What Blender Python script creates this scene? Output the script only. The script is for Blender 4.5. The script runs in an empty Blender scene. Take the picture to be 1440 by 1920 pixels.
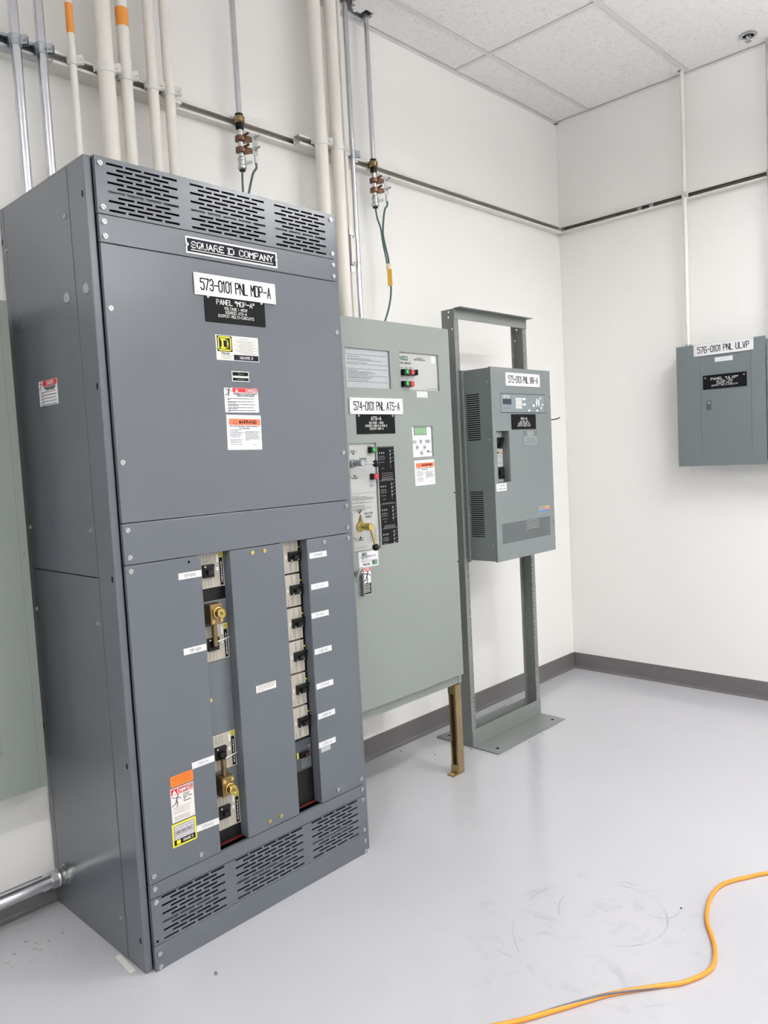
import bpy, math, random
from mathutils import Vector, Matrix
random.seed(7)
sc = bpy.context.scene
COL = sc.collection

# ------------------------------------------------------------------ camera
# world: room corner at the origin, equipment wall y = 0 (x < 0), panel wall x = 0 (y < 0), z up, metres
CAM = (-4.4943, -2.6584, 1.4691); YAW, PITCH, ROLL, FPX = 0.7688, 0.0720, -0.0520, 1452.44
fw = Vector((math.cos(YAW)*math.cos(PITCH), math.sin(YAW)*math.cos(PITCH), -math.sin(PITCH)))
r0 = Vector((math.sin(YAW), -math.cos(YAW), 0)); u0 = r0.cross(fw)
rr = math.cos(ROLL)*r0 + math.sin(ROLL)*u0; uu = -math.sin(ROLL)*r0 + math.cos(ROLL)*u0
cd = bpy.data.cameras.new('camera'); cam = bpy.data.objects.new('camera', cd); COL.objects.link(cam)
cam.matrix_world = Matrix(((rr.x, uu.x, -fw.x, CAM[0]), (rr.y, uu.y, -fw.y, CAM[1]), (rr.z, uu.z, -fw.z, CAM[2]), (0, 0, 0, 1)))
cd.sensor_fit = 'VERTICAL'; cd.sensor_height = 24.0; cd.lens = 24.0*FPX/1920.0
cd.clip_start = 0.05; cd.clip_end = 60
sc.camera = cam
# ------------------------------------------------------------------ world and exposure
w = bpy.data.worlds.new('world'); sc.world = w; w.use_nodes = True
w.node_tree.nodes['Background'].inputs[0].default_value = (0.9, 0.95, 1, 1)
w.node_tree.nodes['Background'].inputs[1].default_value = 0.02
sc.view_settings.view_transform = 'Standard'; sc.view_settings.look = 'None'
sc.view_settings.gamma = 1.0; sc.view_settings.use_curve_mapping = False
sc.view_settings.exposure = 0.13
# unseen lamps, added with uplight for brighter walls and ceiling (built below): centre x, centre y, emission strength
LAMPS = [(-1.40, -2.35, 43.0), (-1.60, -4.50, 56.0), (-4.20, -4.50, 56.0), (-5.60, -2.40, 54.0)]
LAMP_Z = 3.05; UPLIGHT = 0.85

H = 3.509                      # ceiling height
RX, RY = -8.0, -5.6            # far extents of the room

# ------------------------------------------------------------------ materials
def lin(c):
    c = c/255.0
    return c/12.92 if c <= 0.04045 else ((c+0.055)/1.055)**2.4
def L(r, g, b): return (lin(r), lin(g), lin(b), 1)
MATS = {}
def mat(name, col, rough=0.5, metal=0.0, var=0.04, vscale=6.0, bump=0.0, bscale=200.0, coat=0.0, emit=0.0, spec=0.5, stretch=None, col2=None):
    if name in MATS: return MATS[name]
    m = bpy.data.materials.new(name); m.use_nodes = True
    nt = m.node_tree; p = nt.nodes['Principled BSDF']
    p.inputs['Roughness'].default_value = rough; p.inputs['Metallic'].default_value = metal
    p.inputs['Coat Weight'].default_value = coat; p.inputs['Coat Roughness'].default_value = 0.1
    p.inputs['Specular IOR Level'].default_value = spec
    tc = nt.nodes.new('ShaderNodeTexCoord')
    src = tc.outputs['Object']
    if stretch:
        mp = nt.nodes.new('ShaderNodeMapping'); mp.inputs['Scale'].default_value = stretch
        nt.links.new(src, mp.inputs['Vector']); src = mp.outputs['Vector']
    n = nt.nodes.new('ShaderNodeTexNoise'); n.inputs['Scale'].default_value = vscale; n.inputs['Detail'].default_value = 4
    nt.links.new(src, n.inputs['Vector'])
    mx = nt.nodes.new('ShaderNodeMix'); mx.data_type = 'RGBA'
    mx.inputs[6].default_value = tuple(c*(1-var) for c in col[:3]) + (1,)
    mx.inputs[7].default_value = tuple(min(1, c*(1+var)) for c in col[:3]) + (1,)
    nt.links.new(n.outputs['Fac'], mx.inputs[0]); nt.links.new(mx.outputs[2], p.inputs['Base Color'])
    if col2:
        rp = nt.nodes.new('ShaderNodeValToRGB'); rp.color_ramp.elements[0].position = 0.36; rp.color_ramp.elements[0].color = col2[0]
        rp.color_ramp.elements[1].position = 0.64; rp.color_ramp.elements[1].color = col2[2]
        e = rp.color_ramp.elements.new(0.5); e.color = col2[1]
        nt.links.new(n.outputs['Fac'], rp.inputs['Fac']); nt.links.new(rp.outputs['Color'], p.inputs['Base Color'])
    if bump:
        n2 = nt.nodes.new('ShaderNodeTexNoise'); n2.inputs['Scale'].default_value = bscale; n2.inputs['Detail'].default_value = 3
        nt.links.new(src, n2.inputs['Vector'])
        b = nt.nodes.new('ShaderNodeBump'); b.inputs['Strength'].default_value = bump; b.inputs['Distance'].default_value = 0.002
        nt.links.new(n2.outputs['Fac'], b.inputs['Height']); nt.links.new(b.outputs['Normal'], p.inputs['Normal'])
    if emit:
        p.inputs['Emission Color'].default_value = col; p.inputs['Emission Strength'].default_value = emit
    MATS[name] = m
    return m
M_wall = mat('white wall paint', L(242, 241, 238), 0.6, bump=0.06, bscale=120, var=0.012, vscale=1.5)
M_base = mat('grey vinyl base', L(104, 102, 102), 0.4, var=0.05)
M_mdp = mat('switchboard grey paint', L(93, 98, 105), 0.24, bump=0.05, bscale=260, var=0.025, vscale=3)
M_ats = mat('light grey paint', L(132, 138, 134), 0.36, bump=0.05, bscale=260, var=0.02, vscale=3)
M_inv = mat('blue grey paint', L(119, 126, 127), 0.4, bump=0.1, bscale=320, var=0.02, vscale=3)
M_ulvp = mat('panelboard grey paint', L(109, 117, 120), 0.36, bump=0.04, bscale=260, var=0.02)
M_lpan = mat('green grey paint', L(134, 141, 135), 0.33, bump=0.04, bscale=260, var=0.02)
M_rack = mat('rack grey paint', L(122, 126, 124), 0.38, bump=0.05, bscale=200, var=0.03)
M_emt = mat('galvanised conduit', L(206, 208, 212), 0.2, 1.0, var=0.1, vscale=40, bump=0.05, bscale=60)
M_gal = mat('galvanised steel', L(170, 176, 180), 0.36, 1.0, var=0.16, vscale=60, bump=0.1, bscale=90)
M_wpipe = mat('white painted conduit', L(232, 228, 220), 0.42, bump=0.1, bscale=90, var=0.02)
M_strut = mat('white painted strut', L(228, 226, 220), 0.5, bump=0.08, bscale=80, var=0.03)
M_inside_lit = mat('lit strut inside', L(196, 192, 182), 0.6, 0.0, var=0.1, vscale=20)  # equipment wall slots: their light is put into this paler colour
M_inside_shaded = mat('bare shaded strut inside', L(136, 133, 126), 0.6, 0.2, var=0.2, vscale=20)  # bare metal, with the shade in the slot put into the colour
M_tape = mat('orange tape', L(226, 146, 60), 0.45, var=0.06, bump=0.1)
M_zinc = mat('bright zinc screw', L(190, 193, 192), 0.33, 1.0, var=0.08, vscale=300)
M_brass = mat('aged brass', L(136, 116, 84), 0.42, 1.0, var=0.2, vscale=40, bump=0.1, bscale=120)
M_brass2 = mat('polished brass', L(196, 174, 108), 0.24, 1.0, var=0.08, vscale=60)
M_bronze = mat('bronze clamp', L(120, 92, 76), 0.42, 1.0, var=0.25, vscale=50, bump=0.15, bscale=150)
M_yzinc = mat('yellow zinc strut', L(158, 142, 110), 0.42, 0.9, var=0.1, vscale=9, bump=0.05, col2=[L(150, 152, 100), L(160, 136, 112), L(176, 160, 108)])
M_black = mat('black plastic', L(17, 17, 19), 0.35, var=0.1, spec=0.3)
M_hole = mat('dark void', L(8, 8, 9), 0.9, var=0.1, spec=0.05)
M_red = mat('red print', L(204, 40, 42), 0.4, var=0.03)
M_orangep = mat('orange print', L(242, 118, 84), 0.45, var=0.03)
M_orange = mat('orange label', L(226, 122, 38), 0.4, var=0.05)
M_yellow = mat('yellow print', L(232, 220, 40), 0.4, var=0.03)
M_paper = mat('white label', L(224, 224, 227), 0.45, var=0.015)
M_cream = mat('cream label', L(226, 221, 216), 0.45, var=0.02)
M_ink = mat('black ink', L(24, 24, 26), 0.6, var=0.05, spec=0.1)
M_inkg = mat('grey ink', L(112, 114, 116), 0.5, var=0.05)
M_inkl = mat('pale grey ink', L(150, 150, 152), 0.5, var=0.05)
M_white = mat('white ink', L(236, 236, 232), 0.5, var=0.02)
M_plate = mat('black engraved plate', L(20, 21, 23), 0.55, var=0.06, spec=0.12)
M_alu = mat('brushed aluminium plate', L(196, 196, 192), 0.4, 0.6, var=0.06, vscale=80)
M_navy = mat('navy plate', L(28, 27, 42), 0.5, var=0.06, spec=0.12)
M_beige = mat('breaker face', L(180, 174, 162), 0.5, var=0.05, vscale=40)
M_dkbrk = mat('dark breaker', L(66, 70, 74), 0.5, var=0.08)
M_gfill = mat('filler plate paint', L(100, 107, 111), 0.4, var=0.03)
M_redbar = mat('red insulating strip', L(92, 24, 28), 0.5, var=0.1)
M_oppan = mat('silver overlay', L(176, 178, 176), 0.45, 0.0, var=0.02)
M_instr = mat('printed overlay', L(168, 171, 175), 0.42, var=0.02)
M_green = mat('green lamp lens', L(14, 110, 62), 0.2, var=0.05, coat=0.4)
M_glow = mat('green lamp glow', L(60, 235, 60), 0.3, emit=0.25, var=0.02)
M_redl = mat('red lamp lens', L(170, 44, 56), 0.25, var=0.05, coat=0.4)
M_lcd = mat('green screen', L(128, 164, 128), 0.25, var=0.03)
M_lcdk = mat('dark screen', L(62, 72, 78), 0.2, var=0.03)
M_keyg = mat('key pad grey', L(176, 178, 186), 0.5, var=0.03)
M_asco = mat('teal print', L(30, 130, 100), 0.45, var=0.03)
M_wire = mat('green wire insulation', L(66, 92, 88), 0.4, var=0.06)
M_tag = mat('yellow cable tag', L(196, 150, 30), 0.5, var=0.06)
M_tan = mat('tan tape', L(222, 206, 178), 0.6, var=0.05)
M_cord = mat('orange cord jacket', L(240, 146, 40), 0.35, var=0.05, vscale=30)
M_cordg = mat('grey cord stripe', L(96, 98, 104), 0.45, var=0.08)
M_gold = mat('gold screw', L(220, 200, 140), 0.3, 1.0, var=0.06)
M_blue = mat('blue print', L(60, 120, 190), 0.4, var=0.03)
M_crumb = mat('concrete crumb', L(170, 156, 140), 0.9, var=0.3, vscale=200)
M_tbar = mat('white ceiling grid', L(222, 220, 220), 0.45, var=0.015)
M_lamp = mat('white lamp metal', L(235, 235, 235), 0.4, var=0.01)

def tile_material():
    m = bpy.data.materials.new('fissured ceiling tile'); m.use_nodes = True
    nt = m.node_tree; p = nt.nodes['Principled BSDF']; p.inputs['Roughness'].default_value = 0.9
    tc = nt.nodes.new('ShaderNodeTexCoord'); mp = nt.nodes.new('ShaderNodeMapping'); mp.inputs['Scale'].default_value = (1, 1, 0.05)
    nt.links.new(tc.outputs['Object'], mp.inputs['Vector'])
    a = nt.nodes.new('ShaderNodeTexNoise'); a.inputs['Scale'].default_value = 62; a.inputs['Detail'].default_value = 5; a.inputs['Roughness'].default_value = 0.62; a.inputs['Distortion'].default_value = 1.6
    nt.links.new(mp.outputs['Vector'], a.inputs['Vector'])
    r = nt.nodes.new('ShaderNodeValToRGB'); r.color_ramp.elements[0].position = 0.33; r.color_ramp.elements[0].color = (0.25, 0.25, 0.25, 1)
    r.color_ramp.elements[1].position = 0.47; r.color_ramp.elements[1].color = (1, 1, 1, 1)
    nt.links.new(a.outputs['Fac'], r.inputs['Fac'])
    mx = nt.nodes.new('ShaderNodeMix'); mx.data_type = 'RGBA'
    mx.inputs[6].default_value = L(222, 219, 218); mx.inputs[7].default_value = L(245, 243, 243)
    nt.links.new(r.outputs['Color'], mx.inputs[0]); nt.links.new(mx.outputs[2], p.inputs['Base Color'])
    b = nt.nodes.new('ShaderNodeBump'); b.inputs['Strength'].default_value = 0.5; b.inputs['Distance'].default_value = 0.004
    nt.links.new(r.outputs['Color'], b.inputs['Height']); nt.links.new(b.outputs['Normal'], p.inputs['Normal'])
    return m
M_tile = tile_material()

def floor_material():
    m = bpy.data.materials.new('grey epoxy floor'); m.use_nodes = True
    nt = m.node_tree; N = nt.nodes.new; K = nt.links.new; p = nt.nodes['Principled BSDF']
    p.inputs['Specular IOR Level'].default_value = 0.5
    geo = N('ShaderNodeNewGeometry'); pos = geo.outputs['Position']
    n1 = N('ShaderNodeTexNoise'); n1.inputs['Scale'].default_value = 1.6; n1.inputs['Detail'].default_value = 5; K(pos, n1.inputs['Vector'])
    mx = N('ShaderNodeMix'); mx.data_type = 'RGBA'; mx.inputs[6].default_value = L(182, 182, 187); mx.inputs[7].default_value = L(190, 190, 194)
    K(n1.outputs['Fac'], mx.inputs[0])
    # scuffs: arcs left by something round dragged over the paint, and smudges near them
    def math1(op, a, b=None, v=None):
        x = N('ShaderNodeMath'); x.operation = op
        K(a, x.inputs[0])
        if b is not None: K(b, x.inputs[1])
        elif v is not None: x.inputs[1].default_value = v
        return x.outputs[0]
    n2 = N('ShaderNodeTexNoise'); n2.inputs['Scale'].default_value = 9; n2.inputs['Detail'].default_value = 4; K(pos, n2.inputs['Vector'])
    dn = N('ShaderNodeVectorMath'); dn.operation = 'SCALE'; dn.inputs['Scale'].default_value = 0.02; K(n2.outputs['Color'], dn.inputs[0])
    pd = N('ShaderNodeVectorMath'); pd.operation = 'ADD'; K(pos, pd.inputs[0]); K(dn.outputs[0], pd.inputs[1])
    total = None
    for cx, cy, r, w_ in ((-2.36, -1.50, 0.165, 0.003), (-2.24, -1.60, 0.06, 0.002), (-2.62, -1.36, 0.12, 0.002), (-2.46, -1.56, 0.30, 0.002)):
        d = N('ShaderNodeVectorMath'); d.operation = 'DISTANCE'; K(pd.outputs[0], d.inputs[0]); d.inputs[1].default_value = (cx+0.01, cy+0.01, 0.01)
        x = math1('ABSOLUTE', math1('SUBTRACT', d.outputs['Value'], v=r))
        x = math1('LESS_THAN', x, v=w_)
        total = x if total is None else math1('MAXIMUM', total, x)
    n3 = N('ShaderNodeTexNoise'); n3.inputs['Scale'].default_value = 5; n3.inputs['Detail'].default_value = 6; K(pos, n3.inputs['Vector'])
    rp = N('ShaderNodeValToRGB'); rp.color_ramp.elements[0].position = 0.48; rp.color_ramp.elements[1].position = 0.62; K(n3.outputs['Fac'], rp.inputs['Fac'])
    arc = math1('MULTIPLY', math1('MULTIPLY', total, rp.outputs['Color']), v=0.35)
    d = N('ShaderNodeVectorMath'); d.operation = 'DISTANCE'; K(pos, d.inputs[0]); d.inputs[1].default_value = (-2.5, -1.5, 0)
    near = N('ShaderNodeMapRange'); near.inputs['From Min'].default_value = 0.55; near.inputs['From Max'].default_value = 0.1; K(d.outputs['Value'], near.inputs['Value'])
    n4 = N('ShaderNodeTexNoise'); n4.inputs['Scale'].default_value = 14; n4.inputs['Detail'].default_value = 8; n4.inputs['Distortion'].default_value = 0.6; K(pos, n4.inputs['Vector'])
    rp2 = N('ShaderNodeValToRGB'); rp2.color_ramp.elements[0].position = 0.55; rp2.color_ramp.elements[1].position = 0.75; K(n4.outputs['Fac'], rp2.inputs['Fac'])
    sm = math1('MULTIPLY', math1('MULTIPLY', near.outputs['Result'], rp2.outputs['Color']), v=0.3)
    # brown drips near the wall on the left
    d2 = N('ShaderNodeVectorMath'); d2.operation = 'DISTANCE'; K(pos, d2.inputs[0]); d2.inputs[1].default_value = (-3.6, -0.2, 0)
    near2 = N('ShaderNodeMapRange'); near2.inputs['From Min'].default_value = 0.2; near2.inputs['From Max'].default_value = 0.05; K(d2.outputs['Value'], near2.inputs['Value'])
    n5 = N('ShaderNodeTexNoise'); n5.inputs['Scale'].default_value = 34; n5.inputs['Detail'].default_value = 4; K(pos, n5.inputs['Vector'])
    rp3 = N('ShaderNodeValToRGB'); rp3.color_ramp.elements[0].position = 0.62; rp3.color_ramp.elements[1].position = 0.70; K(n5.outputs['Fac'], rp3.inputs['Fac'])
    br = math1('MULTIPLY', math1('MULTIPLY', near2.outputs['Result'], rp3.outputs['Color']), v=0.7)
    m2 = N('ShaderNodeMix'); m2.data_type = 'RGBA'; K(math1('MAXIMUM', arc, sm), m2.inputs[0]); K(mx.outputs[2], m2.inputs[6]); m2.inputs[7].default_value = L(120, 120, 124)
    m3 = N('ShaderNodeMix'); m3.data_type = 'RGBA'; K(br, m3.inputs[0]); K(m2.outputs[2], m3.inputs[6]); m3.inputs[7].default_value = L(140, 118, 108)
    K(m3.outputs[2], p.inputs['Base Color'])
    rr_ = N('ShaderNodeMapRange'); rr_.inputs['To Min'].default_value = 0.13; rr_.inputs['To Max'].default_value = 0.22; K(n1.outputs['Fac'], rr_.inputs['Value'])
    K(rr_.outputs['Result'], p.inputs['Roughness'])
    b = N('ShaderNodeBump'); b.inputs['Strength'].default_value = 0.04; b.inputs['Distance'].default_value = 0.004
    n6 = N('ShaderNodeTexNoise'); n6.inputs['Scale'].default_value = 7; n6.inputs['Detail'].default_value = 2; K(pos, n6.inputs['Vector'])
    K(n6.outputs['Fac'], b.inputs['Height']); K(b.outputs['Normal'], p.inputs['Normal'])
    return m
M_floor = floor_material()

# ------------------------------------------------------------------ mesh helpers
class Fr:
    """a right-handed frame: u, v along a face, n out of it"""
    def __init__(s, O, U, V, N): s.O, s.U, s.V, s.N = Vector(O), Vector(U), Vector(V), Vector(N)
    def p(s, u, v, n=0.0): return s.O + s.U*u + s.V*v + s.N*n
    def at(s, u, v, n=0.0): return Fr(s.p(u, v, n), s.U, s.V, s.N)
    def rot(s, deg):
        a = math.radians(deg); c, k = math.cos(a), math.sin(a)
        return Fr(s.O, s.U*c + s.V*k, s.V*c - s.U*k, s.N)
WORLD = Fr((0, 0, 0), (1, 0, 0), (0, 1, 0), (0, 0, 1))
def front(y): return Fr((0, y, 0), (1, 0, 0), (0, 0, 1), (0, -1, 0))        # u = x, v = z, n towards -y
def west(x): return Fr((x, 0, 0), (0, -1, 0), (0, 0, 1), (-1, 0, 0))        # u = -y, v = z, n towards -x

class MB:
    def __init__(s): s.v, s.f, s.s = [], [], []
    def add(s, pts, faces, smooth=False):
        o = len(s.v); s.v += [Vector(p) for p in pts]
        for f in faces: s.f.append([i+o for i in f]); s.s.append(smooth)
        return s
    def quad(s, fr, u0, u1, v0, v1, n=0.0):
        return s.add([fr.p(u0, v0, n), fr.p(u1, v0, n), fr.p(u1, v1, n), fr.p(u0, v1, n)], [(0, 1, 2, 3)])
    def box(s, fr, u0, u1, v0, v1, n0, n1):
        if u0 > u1: u0, u1 = u1, u0
        if v0 > v1: v0, v1 = v1, v0
        if n0 > n1: n0, n1 = n1, n0
        P = [fr.p(u, v, n) for n in (n0, n1) for v in (v0, v1) for u in (u0, u1)]
        return s.add(P, [(0, 2, 3, 1), (4, 5, 7, 6), (0, 1, 5, 4), (2, 6, 7, 3), (0, 4, 6, 2), (1, 3, 7, 5)])
    def prism(s, fr, poly, n0, n1):
        k = len(poly)
        P = [fr.p(a, b, n0) for a, b in poly] + [fr.p(a, b, n1) for a, b in poly]
        F = [tuple(reversed(range(k))), tuple(range(k, 2*k))] + [(i, (i+1) % k, k+(i+1) % k, k+i) for i in range(k)]
        return s.add(P, F)
    def rrect(s, fr, u0, u1, v0, v1, r, n0, n1, seg=3):
        poly = []
        for cx, cy, a0 in ((u1-r, v0+r, -90), (u1-r, v1-r, 0), (u0+r, v1-r, 90), (u0+r, v0+r, 180)):
            for k in range(seg+1):
                a = math.radians(a0 + 90*k/seg); poly.append((cx+r*math.cos(a), cy+r*math.sin(a)))
        return s.prism(fr, poly, n0, n1)
    def lathe(s, p, d, prof, n=16, smooth=True, cap=True):
        p, d = Vector(p), Vector(d).normalized()
        a = d.orthogonal().normalized(); b = d.cross(a)
        for (r0_, h0), (r1_, h1) in zip(prof[:-1], prof[1:]):
            P = []
            for r_, h in ((r0_, h0), (r1_, h1)):
                for k in range(n):
                    t = 2*math.pi*k/n; P.append(p + d*h + (a*math.cos(t) + b*math.sin(t))*r_)
            s.add(P, [(k, (k+1) % n, n+(k+1) % n, n+k) for k in range(n)], smooth and abs(h1-h0) > 1e-9)
        if cap:
            for (r_, h), rev in ((prof[0], True), (prof[-1], False)):
                if r_ > 1e-6:
                    P = [p + d*h + (a*math.cos(2*math.pi*k/n) + b*math.sin(2*math.pi*k/n))*r_ for k in range(n)]
                    s.add(P, [tuple(reversed(range(n))) if rev else tuple(range(n))])
        return s
    def cyl(s, a, b, r, n=16, r2=None):
        a, b = Vector(a), Vector(b); return s.lathe(a, b-a, [(r, 0), (r if r2 is None else r2, (b-a).length)], n)
    def ball(s, c, r, n=14, k=8):
        return s.lathe(c, (0, 0, 1), [(r*math.sin(math.pi*i/k)+1e-7, -r*math.cos(math.pi*i/k)) for i in range(k+1)], n, cap=False)
    def tube(s, path, r, n=10, radii=None):
        path = [Vector(p) for p in path]; P = []; prev = None
        for i, p in enumerate(path):
            t = (path[min(i+1, len(path)-1)] - path[max(i-1, 0)]).normalized()
            if prev is None: a = t.orthogonal().normalized()
            else: a = (prev - t*prev.dot(t)).normalized()
            prev = a; b = t.cross(a); rad = radii[i] if radii else r
            P += [p + (a*math.cos(2*math.pi*k/n) + b*math.sin(2*math.pi*k/n))*rad for k in range(n)]
        F = [(i*n+k, i*n+(k+1) % n, (i+1)*n+(k+1) % n, (i+1)*n+k) for i in range(len(path)-1) for k in range(n)]
        s.add(P, F, True)
        m = (len(path)-1)*n
        s.add(P[:n], [tuple(reversed(range(n)))]); s.add(P[m:], [tuple(range(n))])
        return s
    def holed(s, fr, u0, u1, v0, v1, n0, n1, holes):
        """a plate with rectangular through holes, no inner faces"""
        U = sorted(set([u0, u1] + [x for h in holes for x in h[:2] if u0 < x < u1]))
        V = sorted(set([v0, v1] + [x for h in holes for x in h[2:] if v0 < x < v1]))
        nu, nv = len(U)-1, len(V)-1
        solid = [[True]*nv for _ in range(nu)]
        for h in holes:
            for i in range(nu):
                if h[0]-1e-9 <= U[i] and U[i+1] <= h[1]+1e-9:
                    for j in range(nv):
                        if h[2]-1e-9 <= V[j] and V[j+1] <= h[3]+1e-9: solid[i][j] = False
        idx = {}; P = []; F = []
        def vid(i, j, k):
            if (i, j, k) not in idx: idx[(i, j, k)] = len(P); P.append(fr.p(U[i], V[j], n1 if k else n0))
            return idx[(i, j, k)]
        S = lambda i, j: 0 <= i < nu and 0 <= j < nv and solid[i][j]
        for i in range(nu):
            for j in range(nv):
                if not solid[i][j]: continue
                F.append((vid(i, j, 1), vid(i+1, j, 1), vid(i+1, j+1, 1), vid(i, j+1, 1)))
                F.append((vid(i, j, 0), vid(i, j+1, 0), vid(i+1, j+1, 0), vid(i+1, j, 0)))
                if not S(i-1, j): F.append((vid(i, j, 0), vid(i, j, 1), vid(i, j+1, 1), vid(i, j+1, 0)))
                if not S(i+1, j): F.append((vid(i+1, j, 1), vid(i+1, j, 0), vid(i+1, j+1, 0), vid(i+1, j+1, 1)))
                if not S(i, j-1): F.append((vid(i, j, 1), vid(i, j, 0), vid(i+1, j, 0), vid(i+1, j, 1)))
                if not S(i, j+1): F.append((vid(i, j+1, 0), vid(i, j+1, 1), vid(i+1, j+1, 1), vid(i+1, j+1, 0)))
        return s.add(P, F)
    def stroke(s, fr, pts, w_, n=0.0):
        for (a, b), (c, d) in zip(pts[:-1], pts[1:]):
            l = math.hypot(c-a, d-b) or 1e-9; tx, ty = (c-a)/l*w_/2, (d-b)/l*w_/2
            s.add([fr.p(a-tx+ty, b-ty-tx, n), fr.p(c+tx+ty, d+ty-tx, n), fr.p(c+tx-ty, d+ty+tx, n), fr.p(a-tx-ty, b-ty+tx, n)], [(0, 1, 2, 3)])
        return s
    def text(s, fr, string, uc, vc, h, width=None, wt=0.12, n=0.0006, align='c'):
        gs = [GL.get(c, GL['-']) if c != ' ' else '' for c in string]
        adv = [3.2 if c in '1I:.,\'"' else (3.6 if c == ' ' else 5.4) for c in string]
        tot = sum(adv) - 1.4; sy = h/6.0; sx = sy*0.85 if width is None else width/tot
        x = uc - (tot*sx/2 if align == 'c' else 0); y = vc - h/2
        for c, g, a in zip(string, gs, adv):
            off = -1.0 if c in '1I:.,\'"' else 0.0
            for pl in g.split(';'):
                if pl.strip(): s.stroke(fr, [(x + (int(q[0])+off)*sx, y + int(q[1])*sy) for q in pl.split()], wt*h, n)
            x += a*sx
        return s
    def lines(s, fr, u0, u1, v, h, n=0.0006, word=None, end=1.0):
        """a line of print too small to read: dashes of word length"""
        word = word or h*5; x = u0; stop = u0 + (u1-u0)*end
        while x < stop - 1e-6:
            l = word*random.uniform(0.4, 1.5); x1 = min(stop, x+l)
            s.quad(fr, x, x1, v-h/2, v+h/2, n); x = x1 + h*0.9
        return s
GL = {'A': '00 26 40;12 32', 'B': '00 06 36 45 44 33 03;33 42 41 30 00', 'C': '45 36 16 05 01 10 30 41', 'D': '00 06 36 45 41 30 00',
      'E': '46 06 00 40;03 33', 'F': '46 06 00;03 33', 'G': '45 36 16 05 01 10 30 41 43 23', 'H': '00 06;40 46;03 43', 'I': '20 26',
      'J': '46 41 30 10 01', 'K': '00 06;46 03 40', 'L': '06 00 40', 'M': '00 06 23 46 40', 'N': '00 06 40 46', 'O': '10 30 41 45 36 16 05 01 10',
      'P': '00 06 36 45 44 33 03', 'Q': '10 30 41 45 36 16 05 01 10;22 40', 'R': '00 06 36 45 44 33 03;23 40',
      'S': '45 36 16 05 04 13 33 42 41 30 10 01', 'T': '06 46;26 20', 'U': '06 01 10 30 41 46', 'V': '06 20 46', 'W': '06 10 24 30 46',
      'X': '00 46;06 40', 'Y': '06 23 46;23 20', 'Z': '06 46 00 40', '0': '10 30 41 45 36 16 05 01 10', '1': '15 26 20',
      '2': '05 16 36 45 44 00 40', '3': '05 16 36 45 44 33 13;33 42 41 30 10 01', '4': '30 36 02 42', '5': '46 06 04 34 43 41 30 10 01',
      '6': '45 36 16 05 01 10 30 41 42 33 03', '7': '06 46 10', '8': '13 04 05 16 36 45 44 33 13 02 01 10 30 41 42 33', '9': '01 10 30 41 45 36 16 05 04 13 43',
      '-': '03 43', ':': '21 22;24 25', '.': '20 21', ',': '21 10', '"': '14 16;34 36', '#': '10 16;30 36;02 42;04 44', '&': '40 14 15 26 35 34 02 01 10 20 42', '/': '00 46'}

ROOT = {}
def thing(name, label, cat, loc, group=None, kind=None):
    o = bpy.data.objects.new(name, None); COL.objects.link(o); o.location = loc; o.empty_display_size = 0.05
    o['label'] = label; o['category'] = cat
    if group: o['group'] = group
    if kind: o['kind'] = kind
    ROOT[o.name] = Vector(loc); return o
def mesh(name, mb, m, org=(0, 0, 0)):
    me = bpy.data.meshes.new(name); org = Vector(org)
    me.from_pydata([tuple(v-org) for v in mb.v], [], mb.f)
    me.polygons.foreach_set('use_smooth', mb.s); me.materials.append(m); me.update()
    return me
def part(name, mb, m, parent, bevel=0.0, label=None, seg=2):
    """a mesh under a thing (or a sub-part under a part); its origin is the thing's base"""
    org = ROOT[parent.name]
    o = bpy.data.objects.new(name, mesh(name, mb, m, org)); COL.objects.link(o); o.parent = parent; ROOT[o.name] = org
    if bevel:
        b = o.modifiers.new('bevel', 'BEVEL'); b.width = bevel; b.segments = seg; b.limit_method = 'ANGLE'; b.angle_limit = 0.6
    if label: o['label'] = label
    if name.endswith(('_marks', '_lines', 'lettering')): o['kind'] = 'stuff'
    return o
def solo(name, mb, m, label, cat, loc=(0, 0, 0), group=None, bevel=0.0, kind=None):
    o = bpy.data.objects.new(name, mesh(name, mb, m, loc)); COL.objects.link(o); o.location = loc; ROOT[o.name] = Vector(loc)
    if label: o['label'] = label
    if cat: o['category'] = cat
    if group: o['group'] = group
    if kind: o['kind'] = kind
    if bevel:
        b = o.modifiers.new('bevel', 'BEVEL'); b.width = bevel; b.segments = 2; b.limit_method = 'ANGLE'; b.angle_limit = 0.6
    return o
def struct(name, mb, m): return solo(name, mb, m, None, None, kind='structure')
def dup(o, parent, d):
    """copy a part with its sub-parts, shifted by d"""
    c = o.copy(); COL.objects.link(c); c.parent = parent; c.location = o.location + Vector(d); ROOT[c.name] = ROOT[o.name]
    for ch in list(o.children):
        k = ch.copy(); COL.objects.link(k); k.parent = c; ROOT[k.name] = ROOT[ch.name]
    return c
SCREW = {}
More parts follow.
